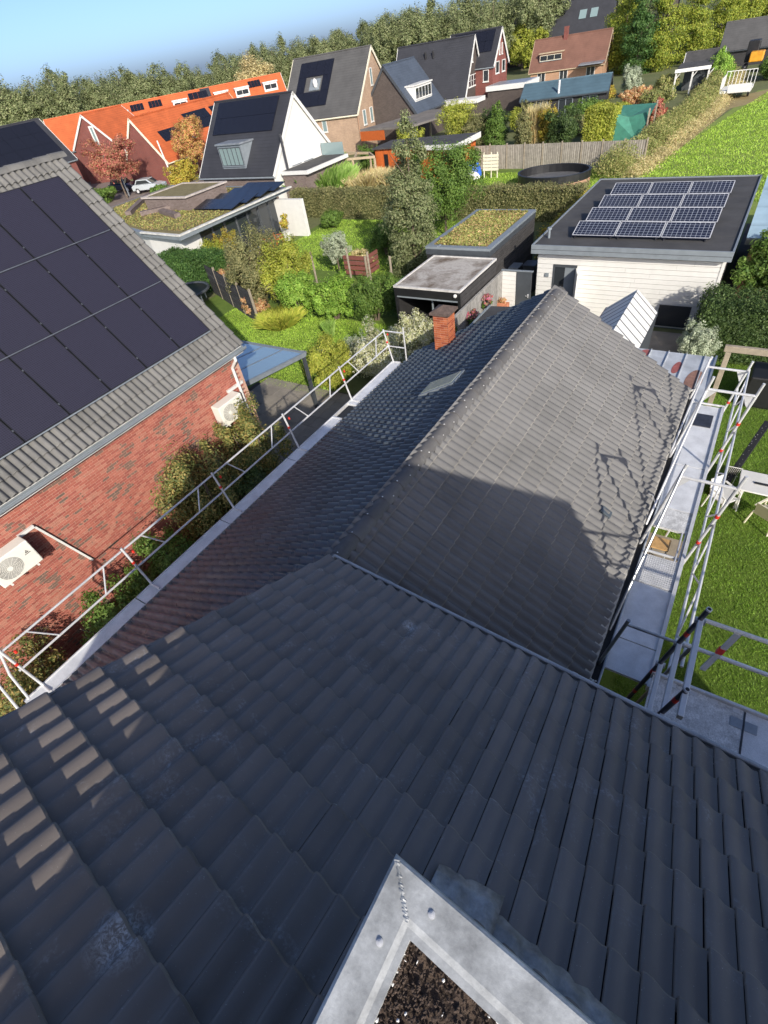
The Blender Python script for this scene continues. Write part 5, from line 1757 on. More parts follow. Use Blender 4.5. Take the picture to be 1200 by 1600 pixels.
lt = thing('open_pergola', 'pale timber pergola beams beside the orange shed', 'pergola', (-32.5, 46, 0))
for a, b in (((-36.5, 47.6), (-31.9, 46.6)), ((-34.8, 44.2), (-30.2, 44.8)), ((-36.5, 47.6), (-34.8, 44.2)), ((-31.9, 46.6), (-30.2, 44.8)), ((-33.6, 47.0), (-32.2, 44.5))):
    a, b = V3(*a, 2.35), V3(*b, 2.35)
    d = b - a
    n_ = np.cross(d, (0, 0, 1))
    n_ /= np.linalg.norm(n_)
    ob('beam', MB().obox(a - n_ * .06, d, n_ * .12, (0, 0, .18)), M['timber_pale'], lt)
for x, y in ((-36.5, 47.6), (-31.9, 46.6), (-34.8, 44.2), (-30.2, 44.8), (-32.4, 44.5)):
    ob('post', MB().box(x - .07, x + .07, y - .07, y + .07, 0, 2.34), M['timber_pale'], lt)
cp2 = thing('felt_carport', 'open carport with grey-brown flat roof beside the beige brick house', 'carport', (-34.5, 63, 0))
ob('roof', MB().prism([(-41.0, 58.6, 2.5), (-34.0, 58.0, 2.5), (-31.0, 67.0, 2.6), (-37.0, 68.0, 2.6)], (0, 0, .18)), pmat('weathered_felt', (.16, .145, .13, 1), .9, 0, .25, 1), cp2)
ob('fascia', MB().prism([(-41.0, 58.55, 1.6), (-37.6, 58.3, 1.6), (-37.6, 58.3, 2.48), (-41.0, 58.55, 2.48)], (0, .1, 0)), M['orange_wood'], cp2)
for x, y in ((-34.3, 58.4), (-31.6, 66.4), (-36.6, 67.2)):
    ob('post', MB().box(x - .1, x + .1, y, y + .2, 0, 2.5), M['timber'], cp2)

# close-boarded fence behind the pool
fe = thing('panel_fence', 'weathered grey close-boarded fence with pale posts behind the round pool', 'fence', (-16, 50, 0))
npn = 9
fa, fb = V3(-23.3, 50.8, 0), V3(-8.4, 49.3, 0)
du = (fb - fa) / npn
pn = pmat('fence_boards', (.26, .23, .19, 1), .9, 0, .25, 5, fine=.3)
bt = pmat('fence_batten', (.33, .30, .25, 1), .85, 0, .2, 5, rnd=.2)
for k in range(npn):
    a = fa + du * k
    pnl = ob('fence_panel', MB().obox(a + du * .04, du * .92, (0, .03, 0), (0, 0, 1.78)), pn, fe)
    strips = MB()
    for j in range(9):
        strips.obox(a + du * (.05 + j * .1) + V3(0, -.018, .02), du * .05, (0, .016, 0), (0, 0, 1.74))
    ob('board_face', strips, bt, pnl)
for k in range(npn + 1):
    ob('post', MB().obox(fa + du * k + V3(-.05, -.05, 0), (.1, 0, 0), (0, .1, 0), (0, 0, 1.9)), M['timber'], fe)

pl = thing('garden_pool', 'round above-ground pool with dark rim and tan wall', 'pool', (-14, 44.5, 0))
cx, cy = -13.9, 44.7
ell = lambda s, z: [(cx + 2.7 * s * math.cos(t), cy + 2.2 * s * math.sin(t), z) for t in np.linspace(0, 2 * math.pi, 33)[:-1]]
ob('pool_wall', MB().strip(ell(1, .0) + [ell(1, 0)[0]], ell(1, .55) + [ell(1, .55)[0]]), pmat('pool_wall', (.34, .20, .13, 1), .8), pl)
ob('pool_rim', MB().strip(ell(1.02, .5) + [ell(1.02, .5)[0]], ell(1.02, .98) + [ell(1.02, .98)[0]]).strip(ell(1.02, .98) + [ell(1.02, .98)[0]], ell(.95, .98) + [ell(.95, .98)[0]]).strip(ell(.95, .98) + [ell(.95, .98)[0]], ell(.95, .3) + [ell(.95, .3)[0]]), M['black'], pl)
ob('pool_cover', MB().sheet(ell(.95, .45)), pmat('pool_net', (.12, .12, .12, 1), .6), pl)
tp = thing('blue_tarp', 'blue and white tarpaulin heap beside the orange shed', 'tarp', (-22, 47.5, 0))
ob('sheet', MB().sphere((-22.0, 47.6, .2), (.9, .6, 1.2), 10, 6, 0), pmat('blue_sheet', (.03, .12, .50, 1), .5, 0, .3, 2), tp)
ob('sheet_edge', MB().sphere((-21.9, 46.9, .1), (1.0, .5, .6), 10, 5, 0), M['white'], tp)
bt_ = thing('pallet_board', 'cream pallet board propped up beside the blue tarpaulin', 'pallet', (-20.2, 47.4, 0))
for k in range(5):
    ob('slat', MB().box(-20.9, -19.5, 47.40, 47.44, .55 + k * .24, .74 + k * .24), M['cream'], bt_)
for x in (-20.85, -20.2, -19.65):
    ob('upright', MB().box(x, x + .08, 47.45, 47.5, 0, 1.85), M['cream'], bt_)
nt = thing('netting_frame', 'green garden netting stretched over a pale frame by the field', 'netting', (-12.5, 60.5, 0))
ob('net', MB().sheet([(-14.6, 59.4, .05), (-11.0, 58.9, .05), (-10.2, 59.6, 2.1), (-12.2, 59.9, 1.7), (-14.0, 59.8, 2.2)]).sheet([(-14.0, 59.85, 2.2), (-12.2, 59.95, 1.7), (-10.2, 59.65, 2.1), (-10.6, 63.5, 2.1), (-14.2, 63.8, 2.1)]), M['net'], nt)
for x, y in ((-14.8, 59.6), (-10.4, 59.3), (-10.6, 63.5), (-14.4, 63.8)):
    ob('post', MB().box(x - .06, x + .06, y - .06, y + .06, 0, 2.3), M['timber'], nt)
tl = thing('cage_trailer', 'white flatbed trailer with wire cage sides on the mown strip', 'trailer', (-5.5, 80, 0))
ob('bed', MB().box(-6.9, -4.1, 77.2, 80.6, .55, .8), M['white'], tl)
ob('side_panel', MB().box(-6.2, -4.1, 77.1, 77.2, .6, 1.3), M['white'], tl)
cg = MB()
for k in range(9):
    cg.box(-6.95 + k * .35, -6.90 + k * .35, 80.6, 80.65, .8, 2.0)
for k in range(7):
    cg.box(-6.95, -6.90, 77.2 + k * .55, 77.25 + k * .55, .8, 1.8)
cg.box(-6.95, -4.1, 80.6, 80.65, 2.0, 2.06).box(-6.95, -6.9, 77.2, 80.65, 1.8, 1.86)
ob('cage', cg, M['white'], tl)
for x in (-6.7, -4.3):
    ob('wheel', MB().tube((x - .1, 78.6, .35), (x + .1, 78.6, .35), .35, 14), M['black'], tl)
dg = thing('mini_digger', 'yellow and black digger parked beside the slate barn', 'digger', (-5.5, 98, 0))
ob('body', MB().box(-6.3, -4.8, 97.2, 98.6, 1.0, 2.0), pmat('digger_yellow', (.62, .28, .02, 1), .5), dg, bevel=.1)
ob('cab', MB().box(-6.9, -5.6, 98.6, 100, .9, 3.0), M['black'], dg, bevel=.08)
for x in (-6.9, -5.0):
    ob('track', MB().box(x, x + .5, 96.8, 100.0, 0, .75), M['black'], dg, bevel=.15)
pr = thing('pale_blue_roof_building', 'outbuilding with light blue tiled roof beside the white garage', 'building', (4, 29, 0))
ob('wall', MB().box(.25, 6, 26.0, 33, 0, 2.3), M['brick_tan'], pr)
for k in range(9):
    y = 25.6 + k * .8
    ob('roof_course', MB().obox((-.02, y, 2.42 + k * .10), (6.3, 0, 0), (0, .84, .12), (0, 0, .05)), M['roof_pale'], pr)
ob('fascia', MB().box(-.02, 6.3, 25.52, 25.6, 2.25, 2.46), M['anth'], pr)

# parked cars
def car(x, y, rz, paint, label):
    t = thing('parked_car', label, 'car', (x, y, 0), 'cars parked in the side street')
    c, s = math.cos(rz), math.sin(rz)
    q = lambda a, b, z: (x + c * a - s * b, y + s * a + c * b, z)
    side = np.array(q(0, 1, 0)) - np.array(q(0, 0, 0))
    pm = pmat('car_paint', paint, .25, .3, .05)
    body = [(-2.0, .35), (2.0, .35), (2.05, .75), (1.2, .92), (-1.75, .98), (-2.05, .8)]
    ob('body', MB().prism([q(a, -.85, z) for a, z in body], side * 1.7), pm, t, bevel=.08)
    ob('roof', MB().prism([q(a, -.72, z) for a, z in ((-1.55, .99), (.95, .95), (.35, 1.42), (-1.15, 1.46))], side * 1.44), pm, t, bevel=.05)
    ob('side_window', MB().prism([q(a, -.735, z) for a, z in ((-1.35, 1.02), (.70, 1.0), (.28, 1.34), (-1.05, 1.37))], side * 1.47), M['glass'], t)
    ob('windscreen', MB().prism([q(a, -.62, z) for a, z in ((.90, 1.0), (.96, .99), (.46, 1.38), (.40, 1.38))], side * 1.24), M['glass'], t)
    for a in (-1.3, 1.3):
        for b in (-.86, .66):
            w = ob('wheel', MB().tube(q(a, b, .32), q(a, b + .2, .32), .32, 14), M['black'], t)
            ob('rim', MB().tube(q(a, b - .01, .32), q(a, b + .21, .32), .19, 10), M['alu'], w)
    for b in (-.7, .5):
        ob('headlight', MB().prism([q(2.03, b, .62), q(2.03, b + .25, .62), q(2.0, b + .25, .76), q(2.0, b, .76)], np.array(q(.04, 0, 0)) - np.array(q(0, 0, 0))), M['glass_pale'], t)
    return t


car(-65.0, 45.6, .35, (.55, .60, .62, 1), 'silver hatchback parked in the side street by the lamp post')
car(-71.0, 46.0, .2, (.02, .03, .06, 1), 'dark blue car parked behind the red maple')
lp = thing('lamp_post', 'thin grey lamp post beside the silver hatchback', 'lamp post', (-66.8, 43.5, 0))
ob('pole', MB().tube((-66.8, 43.5, 0), (-66.8, 43.5, 4.4), .07, 8, .045), M['greytrim'], lp)
ob('lamp_head', MB().box(-67.2, -66.5, 43.4, 43.6, 4.4, 4.5), pmat('sign_blue', (.05, .2, .5, 1), .5), lp)

# ------------------------------------------------------------------ plants
def quads(c, nrm, size, rg, aspect=.55):
    """leaf-shaped quads at c, facing nrm with a random turn"""
    n = len(c)
    nrm = nrm / (np.linalg.norm(nrm, axis=1, keepdims=True) + 1e-9)
    t = rg.normal(size=(n, 3))
    a = np.cross(nrm, t)
    a /= (np.linalg.norm(a, axis=1, keepdims=True) + 1e-9)
    b = np.cross(nrm, a)
    s = (size * rg.uniform(.6, 1.35, n))[:, None]
    v = np.stack([c - a * s, c + b * s * aspect + nrm * s * .12, c + a * s, c - b * s * aspect + nrm * s * .12], 1)
    return v.reshape(-1, 3), np.arange(4 * n).reshape(-1, 4)


def crown(blobs, n, size, seed=0, clusters=26, tight=.34, flat=0.0, hang=0.0):
    """leaves in clumps through a crown built of ellipsoids; gaps stay between the clumps"""
    rg = np.random.default_rng(seed)
    blobs = np.array(blobs, float)
    vol = blobs[:, 3] * blobs[:, 4] * blobs[:, 5]
    w = vol ** .7 / (vol ** .7).sum()
    cs, cr = [], []
    for bl, ww in zip(blobs, w):
        k = max(5, int(clusters * ww * len(blobs) ** .3))
        d = rg.normal(size=(k, 3))
        d /= np.linalg.norm(d, axis=1, keepdims=True)
        r = rg.uniform(.35, .95, k)[:, None] ** .6
        cs.append(bl[:3] + d * r * bl[3:6])
        cr.append(np.repeat(bl[None, 3:6], k, 0) * tight * rg.uniform(.6, 1.3, (k, 1)))
    cs, cr = np.concatenate(cs), np.concatenate(cr)
    cen = (blobs[:, :3] * w[:, None]).sum(0)
    i = rg.integers(0, len(cs), n)
    d = rg.normal(size=(n, 3))
    d /= np.linalg.norm(d, axis=1, keepdims=True)
    r = rg.uniform(0, 1, (n, 1)) ** .45
    p = cs[i] + d * r * cr[i]
    out = d * .8 + (p - cen) / (np.linalg.norm(p - cen, axis=1, keepdims=True) + 1e-6) * .6 + rg.normal(size=(n, 3)) * .45
    out[:, 2] += .35 - hang
    p[:, 2] -= 0
    return quads(p, out, size, rg)


def leafobj(name, vf, mat, parent):
    return link(name, npmesh(name, vf[0], vf[1], LEAF[mat]), parent)


def stems(mb, x, y, z0, h, n, spread, r, seed):
    rg = random.Random(seed)
    for k in range(n):
        a = rg.uniform(0, 6.28)
        t = rg.uniform(.3, 1) * spread
        m = (x + .4 * t * math.cos(a), y + .4 * t * math.sin(a), z0 + h * .45)
        mb.tube((x + .12 * t * math.cos(a), y + .12 * t * math.sin(a), z0 - .02), m, r, 6, r * .75)
        mb.tube(m, (x + t * math.cos(a), y + t * math.sin(a), z0 + h * rg.uniform(.75, .95)), r * .75, 6, r * .25)
    return mb


def bush(name, label, x, y, r, h, leaf, n, size, seed=0, cat='shrub', lobes=5, group=None, z0=0.0, ry=None, tight=.36, lo=.18):
    rg = random.Random(seed + 11)
    t = thing(name, label, cat, (x, y, z0), group)
    ry = ry or r
    bl = [(x, y, z0 + h * .5, r * .72, ry * .72, h * .48)]
    for k in range(lobes):
        a = 6.28 * k / lobes + rg.uniform(-.4, .4)
        q = rg.uniform(.35, .62)
        bl.append((x + q * r * math.cos(a), y + q * ry * math.sin(a), z0 + h * rg.uniform(.35, .72), r * rg.uniform(.38, .55), ry * rg.uniform(.38, .55), h * rg.uniform(.26, .40)))
    leafobj('foliage', crown(bl, int(n * 2.1), size * .70, seed, 60, tight), leaf, t)
    ob('stems', stems(MB(), x, y, z0, h * .85, 7, r * .7, .03 + .008 * h, seed), M['bark'], t)
    return t


def tree(name, label, x, y, r, h, leaf, n, size, seed=0, base=.3, cat='tree', group=None, shape='round', trunk=None):
    rg = random.Random(seed + 5)
    t = thing(name, label, cat, (x, y, 0), group)
    bl = []
    if shape == 'column':
        k = 7
        for i in range(k):
            f = i / (k - 1)
            w = (.55 + .75 * math.sin(math.pi * (.15 + .75 * f))) * (1 - .45 * f)
            bl.append((x + rg.uniform(-.15, .15) * r, y + rg.uniform(-.15, .15) * r, h * (base + (1 - base) * (f * .9 + .03)), r * w, r * w, h * (1 - base) / k * 1.05))
    elif shape == 'cone':
        k = 8
        for i in range(k):
            f = i / (k - 1)
            w = 1.05 - .78 * f
            bl.append((x + rg.uniform(-.1, .1) * r, y + rg.uniform(-.1, .1) * r, h * (base + (1 - base) * (f * .92 + .02)), r * w, r * w, h * (1 - base) / k * 1.0))
    else:
        cz = h * (base + 1) / 2
        bl.append((x, y, cz, r * .7, r * .7, h * (1 - base) * .42))
        for i in range(8):
            a = 6.28 * i / 8 + rg.uniform(-.4, .4)
            q = rg.uniform(.4, .68) * r
            bl.append((x + q * math.cos(a), y + q * math.sin(a), cz + h * (1 - base) * rg.uniform(-.28, .34), r * rg.uniform(.32, .5), r * rg.uniform(.32, .5), h * (1 - base) * rg.uniform(.16, .26)))
    leafobj('crown', crown(bl, int(n * 2.1), size * .68, seed, 90, .40), leaf, t)
    tr = trunk or max(.05, h * .018)
    m = MB().tube((x, y, -.05), (x, y, h * (base + .25)), tr, 8, tr * .6)
    m.tube((x, y, h * (base + .25)), (x + .1, y, h * .93), tr * .6, 6, tr * .12)
    for i in range(7):
        a = rg.uniform(0, 6.28)
        z = h * rg.uniform(base * .9, .7)
        m.tube((x, y, z), (x + r * .65 * math.cos(a), y + r * .65 * math.sin(a), z + h * rg.uniform(.1, .2)), tr * .4, 5, tr * .1)
    ob('trunk', m, M['bark'], t)
    return t


def hedge(name, label, a, b, w, h, leaf, n, size, seed=0, cat='hedge', core=True, rough=.08):
    """clipped hedge from a to b: leafy skin over an inner mass of the same growth"""
    rg = np.random.default_rng(seed)
    n = int(n * 1.7)
    a, b = V3(*a, 0), V3(*b, 0)
    d = b - a
    L = np.linalg.norm(d)
    e = d / L
    nn = V3(-e[1], e[0], 0)
    t = thing(name, label, cat, tuple((a + b) / 2))
    areas = np.array([L * h, L * h, L * w * 1.6, w * h, w * h])
    f = rg.choice(5, n, p=areas / areas.sum())
    s, q, z = rg.uniform(0, 1, n), rg.uniform(-.5, .5, n), rg.uniform(.02, 1, n)
    q = np.where(f == 0, -.5, np.where(f == 1, .5, q))
    z = np.where(f == 2, 1.0, z)
    s = np.where(f == 3, 0, np.where(f == 4, 1, s))
    wob = .06 * np.sin(s * L * 2.1 + 1) + .05 * np.sin(s * L * 5.3)
    jit = rg.normal(0, rough, (n, 3))
    p = a + np.outer(s, d) + np.outer(q * (w + wob), nn) + np.outer(z * (h + wob * .7), V3(0, 0, 1)) + jit
    p[:, 2] = np.maximum(p[:, 2], .02)
    out = np.zeros((n, 3))
    out += np.outer(np.where(f == 0, -1., np.where(f == 1, 1., 0)), nn) + np.outer(np.where(f == 2, 1., 0), V3(0, 0, 1)) + np.outer(np.where(f == 3, -1., np.where(f == 4, 1., 0)), e)
    out += rg.normal(size=(n, 3)) * .6
    leafobj('foliage', quads(p, out, size * .75, rg), leaf, t)
    k = .74
    if core:
        ob('inner_growth', MB().obox(a + e * .12 - nn * w * k / 2, d - e * .24, nn * w * k, (0, 0, h * .88)), LEAF[leaf], t)
    return t


def blades(name, label, x0, x1, y0, y1, n, h, mat, seed, keep=None, z=.005, w=.006):
    rg = np.random.default_rng(seed)
    x, y = rg.uniform(x0, x1, n), rg.uniform(y0, y1, n)
    if keep is not None:
        k = keep(x, y)
        x, y = x[k], y[k]
    n = len(x)
    a = rg.uniform(0, 6.283, n)
    hh = h * rg.uniform(.5, 1.3, n)
    ww = w * rg.uniform(.7, 1.5, n)
    lx, ly = rg.normal(0, .5, n) * hh, rg.normal(0, .5, n) * hh
    v = np.zeros((n, 3, 3))
    v[:, 0] = np.stack([x - np.cos(a) * ww, y - np.sin(a) * ww, np.full(n, z)], 1)
    v[:, 1] = np.stack([x + np.cos(a) * ww, y + np.sin(a) * ww, np.full(n, z)], 1)
    v[:, 2] = np.stack([x + lx, y + ly, z + hh], 1)
    o = link(name, npmesh(name, v.reshape(-1, 3), np.arange(3 * n).reshape(-1, 3), LEAF[mat]))
    tag(o, label, 'grass')
    o['kind'] = 'stuff'
    return o


def tuft(name, label, x, y, r, h, n, leaf, seed, cat='grass clump', w=.012, lean=.5):
    rg = np.random.default_rng(seed)
    t = thing(name, label, cat, (x, y, 0))
    rr, a = r * .55 * np.sqrt(rg.uniform(0, 1, n)), rg.uniform(0, 6.283, n)
    bx, by = x + rr * np.cos(a), y + rr * np.sin(a)
    hh = h * rg.uniform(.6, 1.05, n)
    q = rg.uniform(0, 6.283, n)
    tx, ty = bx + np.cos(a) * rr * lean * 1.4 + rg.normal(0, .18 * r, n), by + np.sin(a) * rr * lean * 1.4 + rg.normal(0, .18 * r, n)
    v = np.zeros((n, 4, 3))
    c, s = np.cos(q) * w, np.sin(q) * w
    v[:, 0] = np.stack([bx - c, by - s, np.zeros(n)], 1)
    v[:, 1] = np.stack([bx + c, by + s, np.zeros(n)], 1)
    v[:, 2] = np.stack([(bx + tx) / 2 + c * 1.6, (by + ty) / 2 + s * 1.6, hh * .7], 1)
    v[:, 3] = np.stack([tx, ty, hh], 1)
    link('blades', npmesh('blades', v.reshape(-1, 3), np.arange(4 * n).reshape(-1, 4), LEAF[leaf]), t)
    return t


# --- beside the brick wall
for k, (x, y, r, h, lf, n, lab, ry) in enumerate((
        (-10.2, 5.35, 1.35, 3.85, 'wallbush', 15000, 'dense autumn-tinted shrub hiding the middle of the brick wall', 1.6),
        (-10.4, 7.1, 1.15, 3.6, 'wallbush', 12000, 'tall yellowing shrub under the small air conditioner', 1.2),
        (-9.3, 6.0, 1.0, 2.5, 'dark', 8000, 'low dark shrub beside the walkway below the tall yellowing shrub', 1.2),
        (-9.8, 3.2, 1.0, 2.5, 'green', 7000, 'rounded green shrub between the brick wall and the white crates', 1.1),
        (-9.6, 1.5, 1.1, 2.6, 'green', 8000, 'leafy green shrub below the pipe of the large air conditioner', 1.1),
        (-10.2, -.4, 1.1, 2.2, 'wallbush', 5500, 'bush shading the lowest bricks beside the scaffold corner', 1.2),
        (-9.2, -.9, 1.1, 1.7, 'dark', 5000, 'dark low bush under the scaffold corner brace', 1.1),
        (-9.0, 4.5, .75, 1.2, 'dark', 3500, 'small dark bush beneath the walkway next to the white crates', 1.0))):
    bush('wall_shrub', lab, x, y, r, h, lf, n, .05, 20 + k, ry=ry)
for k, (x, y, lab) in enumerate(((-9.35, 2.35, 'stack of white plastic crates among the shrubs under the walkway'), (-9.3, 3.9, 'second stack of white crates in the bushes below the guard rail'))):
    t = thing('plastic_crates', lab, 'crate', (x, y, 0))
    for j in range(4):
        ob('crate', MB().box(x - .25 + RNG.uniform(-.04, .04), x + .25, y - .32, y + .32 + RNG.uniform(-.04, .04), .3 + j * .28, .54 + j * .28), M['white'], t, bevel=.02)
    ob('stand', MB().box(x - .25, x + .25, y - .3, y + .3, 0, .3), M['timber'], t)

# --- garden left of the bungalow
bush('variegated_shrub', 'cream and green variegated shrub beside the end of the walkway', -11.2, 15.0, 1.35, 2.0, 'var', 9000, .055, 40)
bush('variegated_shrub', 'cream variegated shrub between the carport front and the chimney', -10.7, 17.2, 1.15, 1.75, 'var', 7000, .055, 41)
bush('silver_shrub', 'pale silvery shrub next to the cream variegated shrub on the lawn edge', -12.6, 15.6, .7, 1.5, 'silver', 3500, .045, 42)
bush('yellow_green_shrub', 'large yellow-green shrub on the lawn beside the veranda post', -12.9, 13.9, 1.25, 2.1, 'yg', 9000, .05, 43)
bush('low_fern', 'low dark shrub strip along the walkway end', -9.3, 10.2, .8, .9, 'dark', 4000, .05, 44, ry=2.0)
bush('low_fern', 'low grey-green groundcover below the variegated shrub', -9.4, 12.8, .8, .8, 'silver', 3500, .05, 45, ry=1.4)
bush('olive_shrub', 'tall grey-olive twiggy shrub beside the dark board fence', -22.4, 20.0, 2.0, 3.9, 'olive', 16000, .07, 46, lobes=7)
bush('yellow_bush', 'rounded yellow-green autumn bush next to the grey-olive shrub', -20.5, 20.6, 1.7, 3.5, 'yg', 11000, .075, 47, lobes=6)
bush('climber_bush', 'bright green climber below the yellow-green autumn bush', -18.9, 19.3, 1.35, 2.3, 'bright', 8000, .075, 48)
bush('climber_bush', 'bright green climber heaped over the short garden posts', -16.8, 19.6, 1.4, 2.1, 'bright', 8000, .075, 49)
bush('climber_bush', 'green climber beside the carport corner', -14.5, 20.0, 1.4, 2.3, 'green', 8000, .07, 50)
bush('climber_bush', 'dark green shrub at the carport side', -13.2, 20.6, 1.0, 1.9, 'ivy', 5000, .07, 51)
for k, (x, y) in enumerate(((-19.4, 21.6), (-16.0, 22.0), (-14.4, 21.6), (-17.6, 22.4))):
    t = thing('garden_stake', 'thin pale wooden stake rising from the green climbers', 'stake', (x, y, 0), 'stakes among the climbers')
    ob('stake_shaft', MB().box(x - .04, x + .04, y - .04, y + .04, 0, 2.5), M['timber'], t, bevel=.01)
bush('hydrangea', 'orange and pink faded hydrangea at the end of the dark board fence', -21.7, 18.8, .8, 1.1, 'orange', 3500, .06, 52)
bush('hydrangea', 'faded orange hydrangea above the dark board fence next to the ivy', -26.3, 21.3, .9, 1.5, 'orange', 3500, .065, 53)
bush('red_shrub', 'small red-leaved shrub between the ivy block and the olive shrub', -25.2, 23.2, .9, 1.7, 'red', 3000, .065, 54)
tuft('grass_mound', 'low yellow-green ornamental grass mound on the lawn', -19.4, 18.1, 1.2, .75, 3500, 'yg', 55, w=.014)
tuft('grass_mound', 'small grass tuft by the climbers on the lawn edge', -15.9, 17.8, .35, .8, 500, 'reed', 56)
tree('olive_tree', 'small silver-leaved olive tree beside the red compost bin', -20.6, 25.2, .95, 2.4, 'silver', 5000, .06, 57, .28, trunk=.06)
cb_ = thing('compost_bin', 'red-brown slatted bin full of clippings beside the olive tree', 'bin', (-19.2, 25.6, 0))
for k in range(4):
    ob('slat', MB().box(-20.0, -18.4, 25.0, 25.05, .1 + k * .28, .32 + k * .28), M['brick_red'], cb_)
    ob('slat', MB().box(-18.4, -18.35, 25.0, 26.3, .1 + k * .28, .32 + k * .28), M['brick_red'], cb_)
ob('post', MB().box(-18.42, -18.33, 24.95, 25.04, 0, 1.2), M['timber'], cb_)
leafobj('clippings', crown([(-19.2, 25.7, .9, .7, .6, .45)], 1500, .06, 3), 'dry', cb_)
tree('columnar_tree', 'tall narrow weeping columnar tree beside the sedum-roofed shed', -15.6, 26.0, 1.45, 6.8, 'poplar', 16000, .085, 58, .04, shape='column')
tree('bushy_tree', 'broad dense green tree right behind the tall columnar tree', -17.0, 32.6, 2.5, 5.4, 'green', 16000, .085, 59, .12)
bush('green_shrub', 'dark green shrub at the foot of the columnar tree by the lawn', -19.2, 28.6, 1.1, 2.1, 'green', 5000, .075, 60)
bush('green_shrub', 'low rounded shrub in front of the clipped hedge', -27.3, 33.6, 1.2, 1.2, 'green', 4500, .07, 61)
bush('yellow_shrub', 'small yellow shrub at the foot of the clipped hedge', -21.6, 34.6, .8, 1.4, 'yellow', 2500, .07, 62)
hedge('clipped_hedge', 'long clipped green hedge crossing behind the garden lawn', (-33.2, 36.6), (-9.2, 36.3), 1.1, 1.85, 'olive', 30000, .075, 63)
hedge('clipped_hedge', 'short yellowing hedge between the sedum shed and the white garage', (-8.6, 27.5), (-8.5, 35.4), .8, 1.8, 'yellow', 9000, .075, 64)
hedge('ivy_block', 'square dark ivy-covered block beside the sedum-roofed house', (-31.6, 21.2), (-26.6, 21.8), 1.6, 2.0, 'ivy', 14000, .075, 65)
df = thing('board_fence', 'dark brown woven fence panels with pale posts beside the lawn', 'fence', (-24, 19.5, 0))
for k in range(4):
    a, b = V3(-27.6 + k * 1.7, 20.9 - k * .75, 0), V3(-26.0 + k * 1.7, 20.2 - k * .75, 0)
    pn_ = ob('fence_panel', MB().obox(a, b - a, (0, .03, 0), (0, 0, 1.7)), M['timber_black'], df)
    for j in range(9):
        ob('slat', MB().obox(a + V3(-.004, -.03, .03 + j * .185), b - a, (0, .028, 0), (0, 0, .16)), M['timber_char'], pn_)
    ob('post', MB().box(b[0], b[0] + .09, b[1] - .05, b[1] + .04, 0, 1.85), M['timber'], df)
tr_ = thing('round_trampoline', 'dark round trampoline beside the woven fence panels', 'trampoline', (-27.4, 18.8, 0))
ob('mat', MB().sheet([(-27.4 + 1.3 * math.cos(t), 18.8 + 1.3 * math.sin(t), .9) for t in np.linspace(0, 6.283, 25)[:-1]]), M['black'], tr_)
ob('rim', MB().path([(-27.4 + 1.4 * math.cos(t), 18.8 + 1.4 * math.sin(t), .88) for t in np.linspace(0, 6.283, 25)], .09, 6), M['anth'], tr_)
for a in range(4):
    ob('leg', MB().tube((-27.4 + 1.3 * math.cos(a * 1.57), 18.8 + 1.3 * math.sin(a * 1.57), 0), (-27.4 + 1.3 * math.cos(a * 1.57), 18.8 + 1.3 * math.sin(a * 1.57), .85), .04, 6), M['alu'], tr_)
for x, y, lab in ((-15.4, 16.3, 'pale stepping stone on the lawn beside the variegated shrub'), (-16.2, 15.9, 'smaller stepping stone sunk in the lawn')):
    tag(ob('stepping_stone', MB().prism([(x + .3 * math.cos(t), y + .2 * math.sin(t), .0) for t in np.linspace(0, 6.283, 10)[:-1]], (0, 0, .05)), pmat('stone', (.4, .38, .33, 1), .8), bevel=.012), lab, 'stone')
pot = thing('potted_plant', 'lemon tree in a white pot on the terrace of the sedum house', 'potted plant', (-29.4, 30.6, 0))
ob('pot', MB().tube((-29.4, 30.6, 0), (-29.4, 30.6, .6), .25, 12, .33), M['white'], pot)
leafobj('leaves', crown([(-29.4, 30.6, 1.3, .4, .4, .5)], 600, .08, 4), 'yellow', pot)
tree('terrace_shrub', 'dark shrub against the glazed front of the sedum house', -30.0, 25.2, 1.0, 2.5, 'yellow', 3500, .07, 66, .1, cat='shrub')
bush('terrace_shrub', 'yellowish bamboo shrub under the sedum roof edge', -29.6, 23.6, 1.1, 2.2, 'yg', 4500, .07, 67)

# flower baskets and pot on the plank fence
for k, (y, z, lab) in enumerate(((19.76, 1.45, 'pink and red geranium basket hung on the plank fence by the gate'), (18.35, 1.38, 'pale pink flower basket hung on the plank fence behind the chimney'))):
    t = thing('flower_basket', lab, 'flower basket', (-8.6, y, z))
    ob('basket', MB().sphere((-8.56, y, z), (.16, .26, .18), 10, 6), M['black'], t)
    leafobj('flowers', crown([(-8.54, y, z + .2, .22, .36, .2)], 900, .035, 70 + k), 'pink', t)
    leafobj('leaves', crown([(-8.54, y, z + .02, .2, .33, .18)], 500, .035, 72 + k), 'green', t)
t = thing('flower_pot', 'terracotta trough of orange flowers on a pale stand at the side gate', 'flower pot', (-8.5, 21.4, 0))
ob('trough', MB().box(-8.85, -8.2, 21.3, 21.55, .62, .84), pmat('terracotta', (.45, .17, .09, 1), .8), t, bevel=.02)
ob('stand', MB().box(-8.75, -8.3, 21.34, 21.5, 0, .62), M['white'], t)
leafobj('flowers', crown([(-8.52, 21.42, .92, .3, .14, .12)], 600, .03, 75), 'orange', t)
bush('fence_vine', 'leafy green vine at the carport end of the plank fence', -8.85, 16.95, .35, 2.2, 'green', 1800, .05, 76)
bush('fence_vine', 'dark ivy at the foot of the plank fence under the flower basket', -8.45, 18.4, .35, 1.4, 'ivy', 1500, .045, 77)

